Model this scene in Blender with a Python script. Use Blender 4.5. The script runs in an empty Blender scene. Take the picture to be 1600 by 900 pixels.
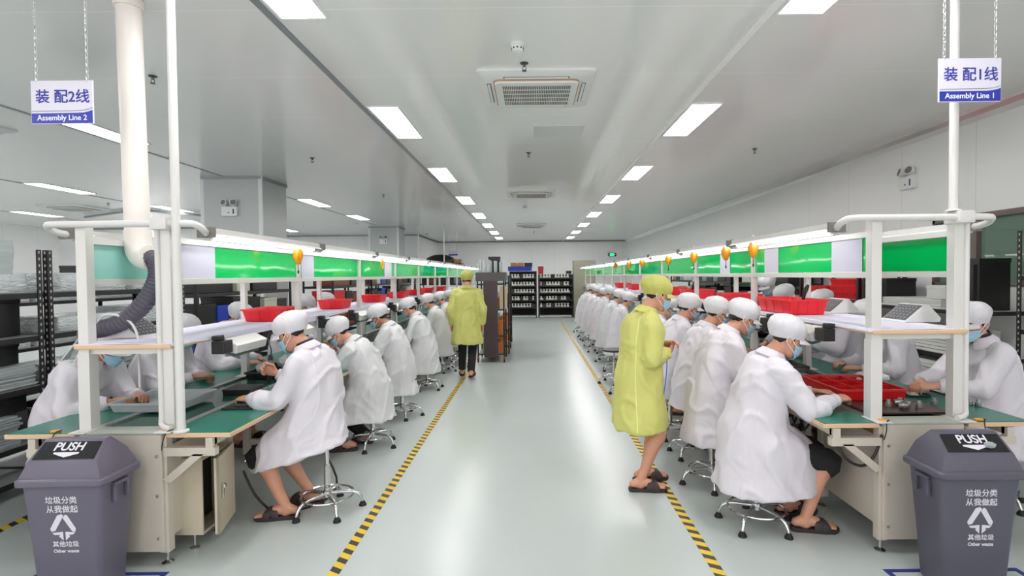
import bpy, bmesh, math, random
import numpy as np
from mathutils import Vector, Matrix, Euler, noise
from mathutils.bvhtree import BVHTree
random.seed(7)
R = math.radians
PI = math.pi
SC = bpy.context.scene
COL = SC.collection

# ------------------------------------------------------------------ camera, world, exposure
F_PX = 830.0
cam_d = bpy.data.cameras.new('camera')
cam_d.sensor_width = 36.0
cam_d.lens = 36.0 * F_PX / 1600.0
cam_d.shift_x = -0.0195
cam_d.shift_y = 0.0
cam_d.clip_end = 120
cam = bpy.data.objects.new('camera', cam_d)
COL.objects.link(cam)
PITCH, ROLL = 1.38, 0.55
cam.matrix_world = (Matrix.Translation((0, 0, 1.6)) @ Matrix.Rotation(R(90 - PITCH), 4, 'X')
                    @ Matrix.Rotation(R(-ROLL), 4, 'Z'))
SC.camera = cam

SC.view_settings.view_transform = 'Standard'
SC.view_settings.look = 'None'
SC.view_settings.exposure = 1.08
SC.view_settings.gamma = 1.0
SC.view_settings.use_curve_mapping = False
try:
    SC.cycles.use_denoising = True
    SC.cycles.max_bounces = 9
    SC.cycles.diffuse_bounces = 6
    SC.cycles.glossy_bounces = 4
    SC.cycles.transparent_max_bounces = 12
    SC.cycles.sample_clamp_indirect = 6.0
    SC.cycles.caustics_reflective = False
    SC.cycles.caustics_refractive = False
except Exception:
    pass

world = bpy.data.worlds.new('hall_fill')
SC.world = world
world.use_nodes = True
WORLD_STRENGTH = 0.85
PANEL_STRENGTH = 13.0
TUBE_STRENGTH = 4.5
bg = world.node_tree.nodes['Background']
bg.inputs[0].default_value = (1.0, 0.985, 0.985, 1)
bg.inputs[1].default_value = WORLD_STRENGTH

# ------------------------------------------------------------------ materials
def lin(c):
    out = []
    for v in c:
        v = v / 255.0
        out.append(v / 12.92 if v <= 0.04045 else ((v + 0.055) / 1.055) ** 2.4)
    return (out[0], out[1], out[2], 1.0)

MATS = {}
def mat(name, rgb, rough=0.5, metal=0.0, bump=None, var=0.0, vscale=6.0, spec=0.5, coat=0.0, sss=0.0, stretch=(1, 1, 1)):
    """bump = (scale, strength, distance); var = brightness variation of the colour by noise"""
    if name in MATS:
        return MATS[name]
    m = bpy.data.materials.new(name)
    m.use_nodes = True
    nt = m.node_tree
    b = nt.nodes['Principled BSDF']
    b.inputs['Base Color'].default_value = lin(rgb)
    b.inputs['Roughness'].default_value = rough
    b.inputs['Metallic'].default_value = metal
    b.inputs['Specular IOR Level'].default_value = spec
    b.inputs['Coat Weight'].default_value = coat
    if sss:
        b.inputs['Subsurface Weight'].default_value = sss
        b.inputs['Subsurface Radius'].default_value = (0.02, 0.008, 0.004)
        b.inputs['Subsurface Scale'].default_value = 0.3
    tc = nt.nodes.new('ShaderNodeTexCoord')
    mp = nt.nodes.new('ShaderNodeMapping')
    mp.inputs['Scale'].default_value = stretch
    nt.links.new(tc.outputs['Object'], mp.inputs['Vector'])
    if var:
        n = nt.nodes.new('ShaderNodeTexNoise')
        n.inputs['Scale'].default_value = vscale
        n.inputs['Detail'].default_value = 4
        nt.links.new(mp.outputs[0], n.inputs['Vector'])
        rp = nt.nodes.new('ShaderNodeValToRGB')
        c = lin(rgb)
        rp.color_ramp.elements[0].position = 0.3
        rp.color_ramp.elements[1].position = 0.7
        rp.color_ramp.elements[0].color = tuple(x * (1 - var) for x in c[:3]) + (1,)
        rp.color_ramp.elements[1].color = tuple(min(1, x * (1 + var)) for x in c[:3]) + (1,)
        nt.links.new(n.outputs['Fac'], rp.inputs[0])
        nt.links.new(rp.outputs[0], b.inputs['Base Color'])
    if bump:
        n2 = nt.nodes.new('ShaderNodeTexNoise')
        n2.inputs['Scale'].default_value = bump[0]
        n2.inputs['Detail'].default_value = 3
        n2.inputs['Distortion'].default_value = 0.6
        nt.links.new(mp.outputs[0], n2.inputs['Vector'])
        bp = nt.nodes.new('ShaderNodeBump')
        bp.inputs['Strength'].default_value = bump[1]
        bp.inputs['Distance'].default_value = bump[2]
        nt.links.new(n2.outputs['Fac'], bp.inputs['Height'])
        nt.links.new(bp.outputs[0], b.inputs['Normal'])
    MATS[name] = m
    return m

def emis(name, rgb, strength):
    if name in MATS:
        return MATS[name]
    m = bpy.data.materials.new(name)
    m.use_nodes = True
    nt = m.node_tree
    nt.nodes.remove(nt.nodes['Principled BSDF'])
    e = nt.nodes.new('ShaderNodeEmission')
    e.inputs[0].default_value = lin(rgb)
    e.inputs[1].default_value = strength
    nt.links.new(e.outputs[0], nt.nodes['Material Output'].inputs[0])
    MATS[name] = m
    return m

def clear(name, rgb, see=0.6, rough=0.15, gloss=0.5):
    """thin clear plastic or glass: see-through tint, a little body colour, a gloss on top"""
    if name in MATS:
        return MATS[name]
    m = bpy.data.materials.new(name)
    m.use_nodes = True
    nt = m.node_tree
    b = nt.nodes['Principled BSDF']
    b.inputs['Base Color'].default_value = lin(rgb)
    b.inputs['Roughness'].default_value = rough
    b.inputs['Specular IOR Level'].default_value = gloss
    tr = nt.nodes.new('ShaderNodeBsdfTransparent')
    tr.inputs[0].default_value = tuple(0.5 + 0.5 * x for x in lin(rgb)[:3]) + (1,)
    fr = nt.nodes.new('ShaderNodeFresnel')
    fr.inputs[0].default_value = 1.45
    mx = nt.nodes.new('ShaderNodeMath')
    mx.operation = 'ADD'
    mx.use_clamp = True
    mx.inputs[1].default_value = 1 - see
    nt.links.new(fr.outputs[0], mx.inputs[0])
    ms = nt.nodes.new('ShaderNodeMixShader')
    nt.links.new(mx.outputs[0], ms.inputs[0])
    nt.links.new(tr.outputs[0], ms.inputs[1])
    nt.links.new(b.outputs[0], ms.inputs[2])
    nt.links.new(ms.outputs[0], nt.nodes['Material Output'].inputs[0])
    MATS[name] = m
    return m

def seam_mat(name, rgb, axis, period, width, seam_rgb, rough, spec=0.5, bumpy=0.0, offset=0.0):
    """sheet panels: a thin joint line every <period> metres along one axis"""
    m = mat(name, rgb, rough, spec=spec)
    nt = m.node_tree
    b = nt.nodes['Principled BSDF']
    tc = nt.nodes.new('ShaderNodeTexCoord')
    sp = nt.nodes.new('ShaderNodeSeparateXYZ')
    nt.links.new(tc.outputs['Object'], sp.inputs[0])
    a = nt.nodes.new('ShaderNodeMath'); a.operation = 'ADD'; a.inputs[1].default_value = 100 * period + offset
    nt.links.new(sp.outputs[axis], a.inputs[0])
    md = nt.nodes.new('ShaderNodeMath'); md.operation = 'MODULO'; md.inputs[1].default_value = period
    nt.links.new(a.outputs[0], md.inputs[0])
    lt = nt.nodes.new('ShaderNodeMath'); lt.operation = 'LESS_THAN'; lt.inputs[1].default_value = width
    nt.links.new(md.outputs[0], lt.inputs[0])
    mix = nt.nodes.new('ShaderNodeMix'); mix.data_type = 'RGBA'
    mix.inputs[6].default_value = lin(rgb)
    mix.inputs[7].default_value = lin(seam_rgb)
    nt.links.new(lt.outputs[0], mix.inputs[0])
    nt.links.new(mix.outputs[2], b.inputs['Base Color'])
    if bumpy:
        n = nt.nodes.new('ShaderNodeTexNoise')
        n.inputs['Scale'].default_value = 1.1
        n.inputs['Detail'].default_value = 2
        nt.links.new(tc.outputs['Object'], n.inputs['Vector'])
        bp = nt.nodes.new('ShaderNodeBump')
        bp.inputs['Strength'].default_value = bumpy
        bp.inputs['Distance'].default_value = 0.02
        nt.links.new(n.outputs['Fac'], bp.inputs['Height'])
        nt.links.new(bp.outputs[0], b.inputs['Normal'])
    return m

def stripe_mat(name):
    """yellow and black hazard tape, diagonal bands in the tape's own plane"""
    m = mat(name, (215, 178, 20), 0.45)
    nt = m.node_tree
    b = nt.nodes['Principled BSDF']
    tc = nt.nodes.new('ShaderNodeTexCoord')
    sp = nt.nodes.new('ShaderNodeSeparateXYZ')
    nt.links.new(tc.outputs['Object'], sp.inputs[0])
    a = nt.nodes.new('ShaderNodeMath'); a.operation = 'MULTIPLY_ADD'
    a.inputs[1].default_value = 0.55
    nt.links.new(sp.outputs[0], a.inputs[0])
    nt.links.new(sp.outputs[1], a.inputs[2])
    a2 = nt.nodes.new('ShaderNodeMath'); a2.operation = 'ADD'; a2.inputs[1].default_value = 10.0
    nt.links.new(a.outputs[0], a2.inputs[0])
    md = nt.nodes.new('ShaderNodeMath'); md.operation = 'MODULO'; md.inputs[1].default_value = 0.098
    nt.links.new(a2.outputs[0], md.inputs[0])
    lt = nt.nodes.new('ShaderNodeMath'); lt.operation = 'LESS_THAN'; lt.inputs[1].default_value = 0.046
    nt.links.new(md.outputs[0], lt.inputs[0])
    mix = nt.nodes.new('ShaderNodeMix'); mix.data_type = 'RGBA'
    mix.inputs[6].default_value = lin((222, 186, 35))
    mix.inputs[7].default_value = lin((48, 46, 44))
    nt.links.new(lt.outputs[0], mix.inputs[0])
    nt.links.new(mix.outputs[2], b.inputs['Base Color'])
    return m

# ------------------------------------------------------------------ mesh building
def catmull(rows, k=4):
    rows = [np.array(r, float) for r in rows]
    out = []
    for i in range(len(rows) - 1):
        p0 = rows[max(i - 1, 0)]; p1 = rows[i]; p2 = rows[i + 1]; p3 = rows[min(i + 2, len(rows) - 1)]
        for j in range(k):
            t = j / k
            out.append(0.5 * (2 * p1 + (p2 - p0) * t + (2 * p0 - 5 * p1 + 4 * p2 - p3) * t * t + (3 * p1 - p0 - 3 * p2 + p3) * t ** 3))
    out.append(rows[-1])
    return out

class MB:
    def __init__(s):
        s.v = []; s.f = []; s.m = []; s.cur = 0
    def add(s, vs, fs):
        o = len(s.v)
        s.v += [tuple(map(float, p)) for p in vs]
        s.f += [tuple(i + o for i in f) for f in fs]
        s.m += [s.cur] * len(fs)
    def box(s, x0, x1, y0, y1, z0, z1, M=None):
        if x0 > x1: x0, x1 = x1, x0
        if y0 > y1: y0, y1 = y1, y0
        if z0 > z1: z0, z1 = z1, z0
        vs = [Vector(p) for p in ((x0, y0, z0), (x1, y0, z0), (x1, y1, z0), (x0, y1, z0), (x0, y0, z1), (x1, y0, z1), (x1, y1, z1), (x0, y1, z1))]
        if M: vs = [M @ p for p in vs]
        s.add(vs, [(0, 3, 2, 1), (4, 5, 6, 7), (0, 1, 5, 4), (1, 2, 6, 5), (2, 3, 7, 6), (3, 0, 4, 7)])
        return s
    def hexa(s, pts):
        s.add(pts, [(0, 3, 2, 1), (4, 5, 6, 7), (0, 1, 5, 4), (1, 2, 6, 5), (2, 3, 7, 6), (3, 0, 4, 7)])
        return s
    def loft(s, rings, cap=True, close=False):
        n = len(rings[0]); vs = []; fs = []
        for r in rings: vs += [tuple(p) for p in r]
        L = len(rings)
        for i in range(L if close else L - 1):
            j = (i + 1) % L
            for k in range(n):
                q = (k + 1) % n
                fs.append((i * n + k, i * n + q, j * n + q, j * n + k))
        if cap and not close:
            fs.append(tuple(range(n - 1, -1, -1)))
            fs.append(tuple((L - 1) * n + k for k in range(n)))
        s.add(vs, fs)
        return s
    def tube(s, pts, ra, rb=None, ref=None, n=12, rnd=False, smooth=0, closed=False):
        pts = [np.array(p, float) for p in pts]
        m = len(pts)
        ra = list(ra) if hasattr(ra, '__len__') else [ra] * m
        rb = ra if rb is None else (list(rb) if hasattr(rb, '__len__') else [rb] * m)
        if smooth:
            rows = catmull([np.concatenate([p, [a, b]]) for p, a, b in zip(pts, ra, rb)], smooth)
            pts = [r[:3] for r in rows]; ra = [r[3] for r in rows]; rb = [r[4] for r in rows]
            m = len(pts)
        A = np.array(ref, float) if ref is not None else None
        rings = []; prevA = None; tang = []
        for i in range(m):
            if closed: t = pts[(i + 1) % m] - pts[i - 1]
            else: t = pts[min(i + 1, m - 1)] - pts[max(i - 1, 0)]
            t = t / (np.linalg.norm(t) + 1e-12)
            tang.append(t)
            a = A if A is not None else prevA
            if a is None: a = np.array([0, 0, 1.0]) if abs(t[2]) < 0.9 else np.array([1.0, 0, 0])
            a = a - t * np.dot(a, t)
            if np.linalg.norm(a) < 1e-6: a = np.cross(t, [0.3, 0.5, 0.8])
            a = a / np.linalg.norm(a); prevA = a
            b = np.cross(t, a)
            rings.append((pts[i], a, b, ra[i], rb[i]))
        def ring(c, a, b, x, y): return [c + a * x * math.cos(2 * PI * k / n) + b * y * math.sin(2 * PI * k / n) for k in range(n)]
        out = []
        if rnd and not closed:
            c, a, b, x, y = rings[0]; t = tang[0]; q = min(x, y)
            for w in (0.97, 0.75, 0.4): out.append(ring(c - t * q * w, a, b, x * math.sqrt(1 - w * w), y * math.sqrt(1 - w * w)))
        out += [ring(*r) for r in rings]
        if rnd and not closed:
            c, a, b, x, y = rings[-1]; t = tang[-1]; q = min(x, y)
            for w in (0.4, 0.75, 0.97): out.append(ring(c + t * q * w, a, b, x * math.sqrt(1 - w * w), y * math.sqrt(1 - w * w)))
        s.loft(out, close=closed)
        return s
    def lathe(s, prof, c=(0, 0, 0), n=20):
        s.loft([[(c[0] + r * math.cos(2 * PI * k / n), c[1] + r * math.sin(2 * PI * k / n), c[2] + z) for k in range(n)] for r, z in prof])
        return s
    def ell(s, c, r, n=14, M=None):
        rings = []
        for i in range(1, n // 2):
            ph = PI * i / (n // 2)
            ring = [Vector((r[0] * math.sin(ph) * math.cos(2 * PI * k / n), r[1] * math.sin(ph) * math.sin(2 * PI * k / n), -r[2] * math.cos(ph))) for k in range(n)]
            rings.append([(M @ p if M else p) + Vector(c) for p in ring])
        s.loft(rings)
        return s
    def prism(s, poly, axis, a, b):
        """poly = list of 2D points; axis 'x','y','z' = extrusion axis"""
        def P(p, h):
            return {'x': (h, p[0], p[1]), 'y': (p[0], h, p[1]), 'z': (p[0], p[1], h)}[axis]
        s.loft([[P(p, a) for p in poly], [P(p, b) for p in poly]])
        return s
    def mesh(s, name, mats, smooth=40, bevel=0.0, seg=2):
        me = bpy.data.meshes.new(name)
        me.from_pydata(s.v, [], s.f)
        mats = mats if isinstance(mats, (list, tuple)) else [mats]
        for m in mats: me.materials.append(m)
        if len(mats) > 1: me.polygons.foreach_set('material_index', s.m)
        bm = bmesh.new(); bm.from_mesh(me)
        bmesh.ops.recalc_face_normals(bm, faces=bm.faces)
        if bevel:
            es = [e for e in bm.edges if len(e.link_faces) == 2 and e.calc_face_angle(0) > R(35)]
            bmesh.ops.bevel(bm, geom=es, offset=bevel, segments=seg, affect='EDGES', profile=0.6, clamp_overlap=True)
        bm.to_mesh(me); bm.free()
        if smooth:
            me.polygons.foreach_set('use_smooth', [True] * len(me.polygons))
            me.set_sharp_from_angle(angle=R(smooth))
        me.update()
        return me
    def build(s, name, mats, parent=None, smooth=40, bevel=0.0, loc=None, rz=0.0, seg=2):
        return put(name, s.mesh(name, mats, smooth, bevel, seg), parent, loc, rz)

def put(name, me, parent=None, loc=None, rz=0.0):
    o = bpy.data.objects.new(name, me)
    COL.objects.link(o)
    if parent: o.parent = parent
    if loc is not None: o.location = loc
    if rz: o.rotation_euler = (0, 0, rz)
    return o

def tag(o, label=None, cat=None, group=None, kind=None):
    if label: o['label'] = label
    if cat: o['category'] = cat
    if group: o['group'] = group
    if kind: o['kind'] = kind
    return o

def thing(name, label, cat, loc=(0, 0, 0), rz=0.0, group=None):
    o = bpy.data.objects.new(name, None)
    o.empty_display_size = 0.1
    COL.objects.link(o)
    o.location = loc
    o.rotation_euler = (0, 0, rz)
    return tag(o, label, cat, group)

def struct(name, mb, mats, smooth=0, bevel=0.0):
    return tag(mb.build(name, mats, smooth=smooth, bevel=bevel), kind='structure')

def dup(root, label=None, loc=None, rz=None, group=None):
    r = root.copy(); COL.objects.link(r)
    if loc is not None: r.location = loc
    if rz is not None: r.rotation_euler = (0, 0, rz)
    if label: r['label'] = label
    if group: r['group'] = group
    for ch in list(root.children):
        c = ch.copy(); COL.objects.link(c); c.parent = r
        for g in list(ch.children):
            d = g.copy(); COL.objects.link(d); d.parent = c
    return r

def text_mesh(txt, size, mtl, bold=0.0, extrude=0.0006, align='CENTER'):
    """lettering as a mesh; bold = half the extra stroke width"""
    cu = bpy.data.curves.new('lettering', 'FONT')
    cu.body = txt; cu.size = size; cu.extrude = extrude
    cu.align_x = align; cu.align_y = 'CENTER'
    o = bpy.data.objects.new('lettering', cu)
    COL.objects.link(o)
    bpy.context.view_layer.update()
    dg = bpy.context.evaluated_depsgraph_get()
    me = bpy.data.meshes.new_from_object(o.evaluated_get(dg))
    bpy.data.objects.remove(o); bpy.data.curves.remove(cu)
    if bold:
        bm = bmesh.new()
        for i, (dx, dy) in enumerate(((0, 0), (bold, 0), (-bold, 0), (0, bold), (0, -bold))):
            n0 = len(bm.verts); bm.from_mesh(me); bm.verts.ensure_lookup_table()
            for v in bm.verts[n0:]: v.co += Vector((dx, dy, 0.00001 * i))
        bm.to_mesh(me); bm.free()
    me.materials.clear(); me.materials.append(mtl)
    return me

def letters(txt, size, mtl, parent, loc, rx=90.0, bold=0.0, name='lettering', squash=1.0):
    o = put(name, text_mesh(txt, size, mtl, bold), parent, loc)
    o.rotation_euler = (R(rx), 0, 0)
    o.scale = (squash, 1, 1)
    return o

def remesh(mb, voxel, smooth_it=4, fac=0.5):
    me = mb.mesh('raw', mat('raw', (200, 200, 200)), smooth=0)
    o = bpy.data.objects.new('raw', me); COL.objects.link(o)
    m = o.modifiers.new('r', 'REMESH'); m.mode = 'VOXEL'; m.voxel_size = voxel; m.use_smooth_shade = True
    if smooth_it:
        sm = o.modifiers.new('s', 'SMOOTH'); sm.iterations = smooth_it; sm.factor = fac
    dg = bpy.context.evaluated_depsgraph_get()
    out = bpy.data.meshes.new_from_object(o.evaluated_get(dg))
    bpy.data.objects.remove(o); bpy.data.meshes.remove(me)
    out.materials.clear()
    out.polygons.foreach_set('use_smooth', [True] * len(out.polygons))
    return out

ORD = ['nearest', 'second', 'third', 'fourth', 'fifth', 'sixth', 'seventh', 'eighth', 'ninth', 'tenth', 'eleventh', 'farthest']

# ------------------------------------------------------------------ the room
H = 3.32
m_floor = mat('epoxy_floor', (183, 191, 189), 0.26, bump=(2.2, 0.06, 0.02), var=0.03, vscale=0.8, spec=0.45)
m_ceil = seam_mat('ceiling_sheet', (240, 240, 239), 1, 1.15, 0.012, (250, 250, 249), 0.13, spec=0.6, bumpy=0.05, offset=0.0)
m_wall = seam_mat('wall_sheet_x', (240, 240, 240), 0, 1.15, 0.012, (224, 225, 225), 0.3, bumpy=0.04)
m_wall_y = seam_mat('wall_sheet_y', (240, 240, 240), 1, 1.15, 0.012, (224, 225, 225), 0.3, bumpy=0.04)
m_trim_grey = mat('aluminium_trim', (150, 154, 158), 0.35, 0.4)
m_trim_white = mat('white_trim', (250, 250, 250), 0.3)
XR, XL, YB, Y0 = 4.8, -16.0, 26.9, -3.0

struct('floor', MB().box(XL, XR, Y0, YB, -0.12, 0), m_floor)
struct('ceiling', MB().box(XL, XR, Y0, YB, H, H + 0.12), m_ceil)
struct('wall_back', MB().box(-4.7, XR, YB, YB + 0.12, 0, H), m_wall)
b = MB()
WY0, WY1, WZ0, WZ1 = 4.2, 6.35, 1.44, 2.22
b.box(XR, XR + 0.12, Y0, WY0, 0, H).box(XR, XR + 0.12, WY1, YB, 0, H)
b.box(XR, XR + 0.12, WY0, WY1, 0, WZ0).box(XR, XR + 0.12, WY0, WY1, WZ1, H)
struct('wall_right', b, m_wall_y)
struct('wall_back_left', MB().box(-11.0, -4.7, 22.0, 22.12, 0, H), m_wall)
struct('wall_side_left', MB().box(-4.82, -4.7, 22.12, YB, 0, H), m_wall_y)
struct('wall_far_left', MB().box(XL, -11.0, 18.0, 18.12, 0, H), m_wall)
struct('wall_step_left', MB().box(-11.12, -11.0, 18.12, 22.0, 0, H), m_wall_y)
struct('wall_left', MB().box(XL - 0.12, XL, Y0, 18.0, 0, H), m_wall_y)
# adjoining room seen through the window
m_next = mat('next_room_green', (126, 146, 132), 0.6)
struct('wall_next_room', MB().box(6.9, 7.0, 2.6, 9.5, 0, 3.0), m_next)
struct('floor_next_room', MB().box(XR + 0.12, 7.0, 2.6, 9.5, -0.12, 0), m_floor)
# window
m_rail = mat('brown_window_rail', (110, 96, 88), 0.4)
m_glass = clear('window_glass', (150, 175, 160), see=0.62, rough=0.03, gloss=0.9)
w1 = thing('window_1', None, None, (XR, 0, 0)); w1['kind'] = 'structure'
fr = MB()
fr.box(-0.02, 0.1, WY0, WY1, WZ1 - 0.06, WZ1).box(-0.02, 0.1, WY0, WY1, WZ0, WZ0 + 0.03)
fr.box(-0.02, 0.1, WY1 - 0.05, WY1, WZ0, WZ1).box(-0.02, 0.1, WY0, WY0 + 0.05, WZ0, WZ1).box(-0.02, 0.1, 5.72, 5.79, WZ0, WZ1)
fr.build('window_frame', m_rail, w1, bevel=0.004)
MB().box(0.03, 0.04, WY0, WY1, WZ0, WZ1).build('window_glass', m_glass, w1, smooth=0)
# trims
def trim(i, mb, m): return struct('trim_%d' % i, mb, m)
ti = 1
for x, w, m in ((-1.70, 0.05, m_trim_grey), (1.585, 0.05, m_trim_white), (-5.2, 0.035, m_trim_grey), (-9.03, 0.035, m_trim_grey), (-13.1, 0.035, m_trim_grey)):
    trim(ti, MB().box(x - w / 2, x + w / 2, Y0, 17.9 if x < -11 else (21.9 if x < -5 else 26.8), H - 0.008, H), m); ti += 1
# cove along right wall and dark joint strips on the other walls
cv = [(XR, H - 0.11), (XR, H), (XR - 0.11, H), (XR - 0.075, H - 0.02), (XR - 0.03, H - 0.06)]
trim(ti, MB().prism(cv, 'y', Y0, YB), mat('cove_white', (252, 251, 252), 0.32, 0.75)); ti += 1
m_joint = mat('brown_joint_strip', (120, 112, 110), 0.5)
trim(ti, MB().box(-4.7, XR, YB - 0.04, YB, H - 0.04, H), m_joint); ti += 1
trim(ti, MB().box(-11, -4.7, 21.96, 22.0, H - 0.04, H), m_trim_grey); ti += 1
trim(ti, MB().box(-4.7, -4.66, 22.0, YB, H - 0.05, H), m_joint); ti += 1
trim(ti, MB().box(XL, -11, 17.96, 18.0, H - 0.04, H), m_trim_grey); ti += 1
# columns with corner trim
for k, (yc, lab) in enumerate(((9.0, 'a'), (18.2, 'b'))):
    c = thing('column_%d' % (k + 1), None, None, (0, 0, 0)); c['kind'] = 'structure'
    MB().box(-5.55, -4.57, yc, yc + 0.95, 0, H).build('shaft', mat('column_sheet', (188, 192, 192), 0.28), c, smooth=0)
    q = MB()
    for x in (-5.55, -4.57): q.box(x - 0.03, x + 0.03, yc - 0.004, yc + 0.03, 0, H)
    q.box(-4.6, -4.566, yc, yc + 0.03, 0, H)
    q.build('corner_trim', mat('corner_bead', (226, 229, 230), 0.3), c, smooth=0)
    MB().box(-5.57, -4.55, yc - 0.012, yc + 0.97, H - 0.05, H).build('top_trim', m_trim_grey, c, smooth=0)

# ------------------------------------------------------------------ ceiling lights
m_panel = emis('light_diffuser', (255, 251, 250), PANEL_STRENGTH)
m_frame = mat('light_frame', (235, 236, 236), 0.4)
fm = MB()
for a in ((-0.16, 0.16, -0.62, -0.6), (-0.16, 0.16, 0.6, 0.62), (-0.16, -0.145, -0.6, 0.6), (0.145, 0.16, -0.6, 0.6)):
    fm.box(*a, -0.01, 0)
fm = fm.mesh('frame', m_frame, smooth=0)
dm = MB().box(-0.145, 0.145, -0.6, 0.6, -0.006, 0).mesh('diffuser', m_panel, smooth=0)
def ceiling_light(x, y, label, grp):
    t = thing('ceiling_light', label, 'ceiling light', (x, y, H - 0.0005), 0, grp)
    put('frame', fm, t); put('diffuser', dm, t)
    return t
LROWS = [(-1.49, 6.02, range(-2, 7), 'row beside the central aisle, over the tape'),
         (1.79, 6.02, range(-2, 7), 'row over the right work line'),
         (-5.0, 6.2, range(-2, 5), 'row in line with the square columns'),
         (-8.85, 7.0, range(-1, 5), 'row left of the square columns'),
         (-12.9, 7.8, range(-1, 4), 'outermost row at the left wall')]
for x, ys, ks, lab in LROWS:
    for n_, k in enumerate(ks):
        y = ys + 3.07 * k
        if x == -5.0 and (8.3 < y < 10.6 or 17.5 < y < 19.8): continue
        if n_ == 0 and y < 2.0:
            ceiling_light(x, y, 'lit ceiling panel, first of the %s' % lab, 'recessed ceiling lights')
        else:
            ceiling_light(x, y, 'lit recessed panel, %s of the %s' % (ORD[min(n_, 11)], lab), 'recessed ceiling lights')

# ------------------------------------------------------------------ cassette air conditioners
m_acw = mat('ac_white', (232, 233, 232), 0.4)
m_dark = mat('dark_slot', (62, 60, 58), 0.6)
m_tan = mat('ac_tan_edge', (190, 150, 118), 0.6)
def rrect(hx, hy, r, z, n=6):
    pts = []
    for cx, cy, a0 in ((hx - r, hy - r, 0), (-hx + r, hy - r, 90), (-hx + r, -hy + r, 180), (hx - r, -hy + r, 270)):
        for i in range(n):
            a = R(a0 + 90 * i / (n - 1))
            pts.append((cx + r * math.cos(a), cy + r * math.sin(a), z))
    return pts
def make_ac(label, loc):
    t = thing('air_conditioner', label, 'air conditioner', loc, 0, 'cassette air conditioners')
    MB().loft([rrect(0.505, 0.475, 0.05, 0), rrect(0.505, 0.475, 0.05, -0.02), rrect(0.46, 0.43, 0.06, -0.045)]).build('panel', m_acw, t)
    MB().loft([rrect(0.372, 0.352, 0.06, -0.044), rrect(0.372, 0.352, 0.06, -0.058)]).build('inner_edge', m_tan, t)
    MB().loft([rrect(0.365, 0.345, 0.05, -0.05), rrect(0.36, 0.34, 0.05, -0.075)]).build('grille', m_acw, t)
    g = MB(); d = MB()
    for r_ in range(5):
        y0 = -0.26 + r_ * 0.105
        d.box(-0.3, 0.3, y0, y0 + 0.075, -0.0775, -0.07)
        for i in range(38):
            x = -0.3 + i * 0.0158
            g.box(x, x + 0.006, y0, y0 + 0.075, -0.08, -0.075)
    s_ = d.build('slots', m_dark, t, smooth=0)
    g.build('grille_bars', m_acw, s_, smooth=0)
    for dx, dy, w, h in ((0, 0.385, 0.56, 0.035), (0, -0.385, 0.56, 0.035), (0.415, 0, 0.035, 0.5), (-0.415, 0, 0.035, 0.5)):
        q = MB().box(dx - w / 2, dx + w / 2, dy - h / 2, dy + h / 2, -0.047, -0.04).build('air_outlet', m_dark, t, smooth=0)
        if h < w: MB().box(dx - w / 2 + 0.01, dx + w / 2 - 0.01, dy - 0.012, dy + 0.01, -0.055, -0.046).build('louver', m_acw, q, smooth=0)
        else: MB().box(dx - 0.012, dx + 0.01, dy - h / 2 + 0.01, dy + h / 2 - 0.01, -0.055, -0.046).build('louver', m_acw, q, smooth=0)
    return t
ac = make_ac('large white cassette air conditioner with slotted grille, nearest over the aisle', (0.055, 4.93, H))
dup(ac, 'second white cassette air conditioner over the middle of the aisle', (0.0, 11.1, H))
dup(ac, 'white cassette air conditioner over the far end of the aisle', (0.0, 18.3, H))
dup(ac, 'white cassette air conditioner on the ceiling left of the columns', (-10.8, 12.6, H))
dup(ac, 'white cassette air conditioner at the upper left, behind the left hanging sign', (-6.4, 5.7, H))
# access panel, smoke detectors, sprinklers
tag(MB().loft([rrect(0.3, 0.25, 0.01, 0), rrect(0.295, 0.245, 0.01, -0.008)]).build('access_panel', mat('access_white', (214, 216, 215), 0.35), loc=(0.33, 6.4, H)),
    'flat pale access panel in the ceiling behind the nearest air conditioner', 'ceiling panel')
def smoke(loc, label):
    t = thing('smoke_detector', label, 'smoke detector', loc, 0, 'smoke detectors')
    MB().lathe([(0.05, 0), (0.055, -0.01), (0.052, -0.022)]).build('base', m_acw, t)
    MB().lathe([(0.046, -0.022), (0.044, -0.05), (0.034, -0.062), (0.0, -0.064)]).build('head', m_acw, t)
    d = MB()
    for i in range(10):
        a = 2 * PI * i / 10
        d.box(-0.006, 0.006, 0.0445, 0.047, -0.05, -0.04, Matrix.Rotation(a, 4, 'Z'))
    d.build('vent_slots', m_dark, t, smooth=0)
    return t
s0 = smoke((-0.09, 3.98, H), 'round white smoke detector on the ceiling above the nearest air conditioner')
dup(s0, 'small white detector just beyond the second air conditioner', (-0.16, 13.2, H))
dup(s0, 'small round detector near the far left wall top', (-5.6, 17.0, H))
dup(s0, 'small round detector above the left back corner of the aisle', (-4.2, 21.4, H))
m_spr = mat('sprinkler_metal', (92, 92, 94), 0.35, 0.8)
def sprinkler(loc, label):
    t = thing('sprinkler', label, 'sprinkler', loc, 0, 'ceiling sprinklers')
    MB().lathe([(0.035, 0), (0.03, -0.008), (0.012, -0.01), (0.01, -0.03)], n=14).build('flange', m_spr, t)
    q = MB()
    q.tube([(0.012, 0, -0.028), (0.016, 0, -0.045), (0.0, 0, -0.062)], 0.003, n=6).tube([(-0.012, 0, -0.028), (-0.016, 0, -0.045), (0.0, 0, -0.062)], 0.003, n=6)
    q.build('yoke', m_spr, t)
    MB().lathe([(0.02, -0.06), (0.02, -0.064), (0.0, -0.066)], n=14).build('deflector', m_spr, t)
    return t
p0 = sprinkler((-0.045, 4.35, H), 'small metal sprinkler right in front of the nearest air conditioner')
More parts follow.
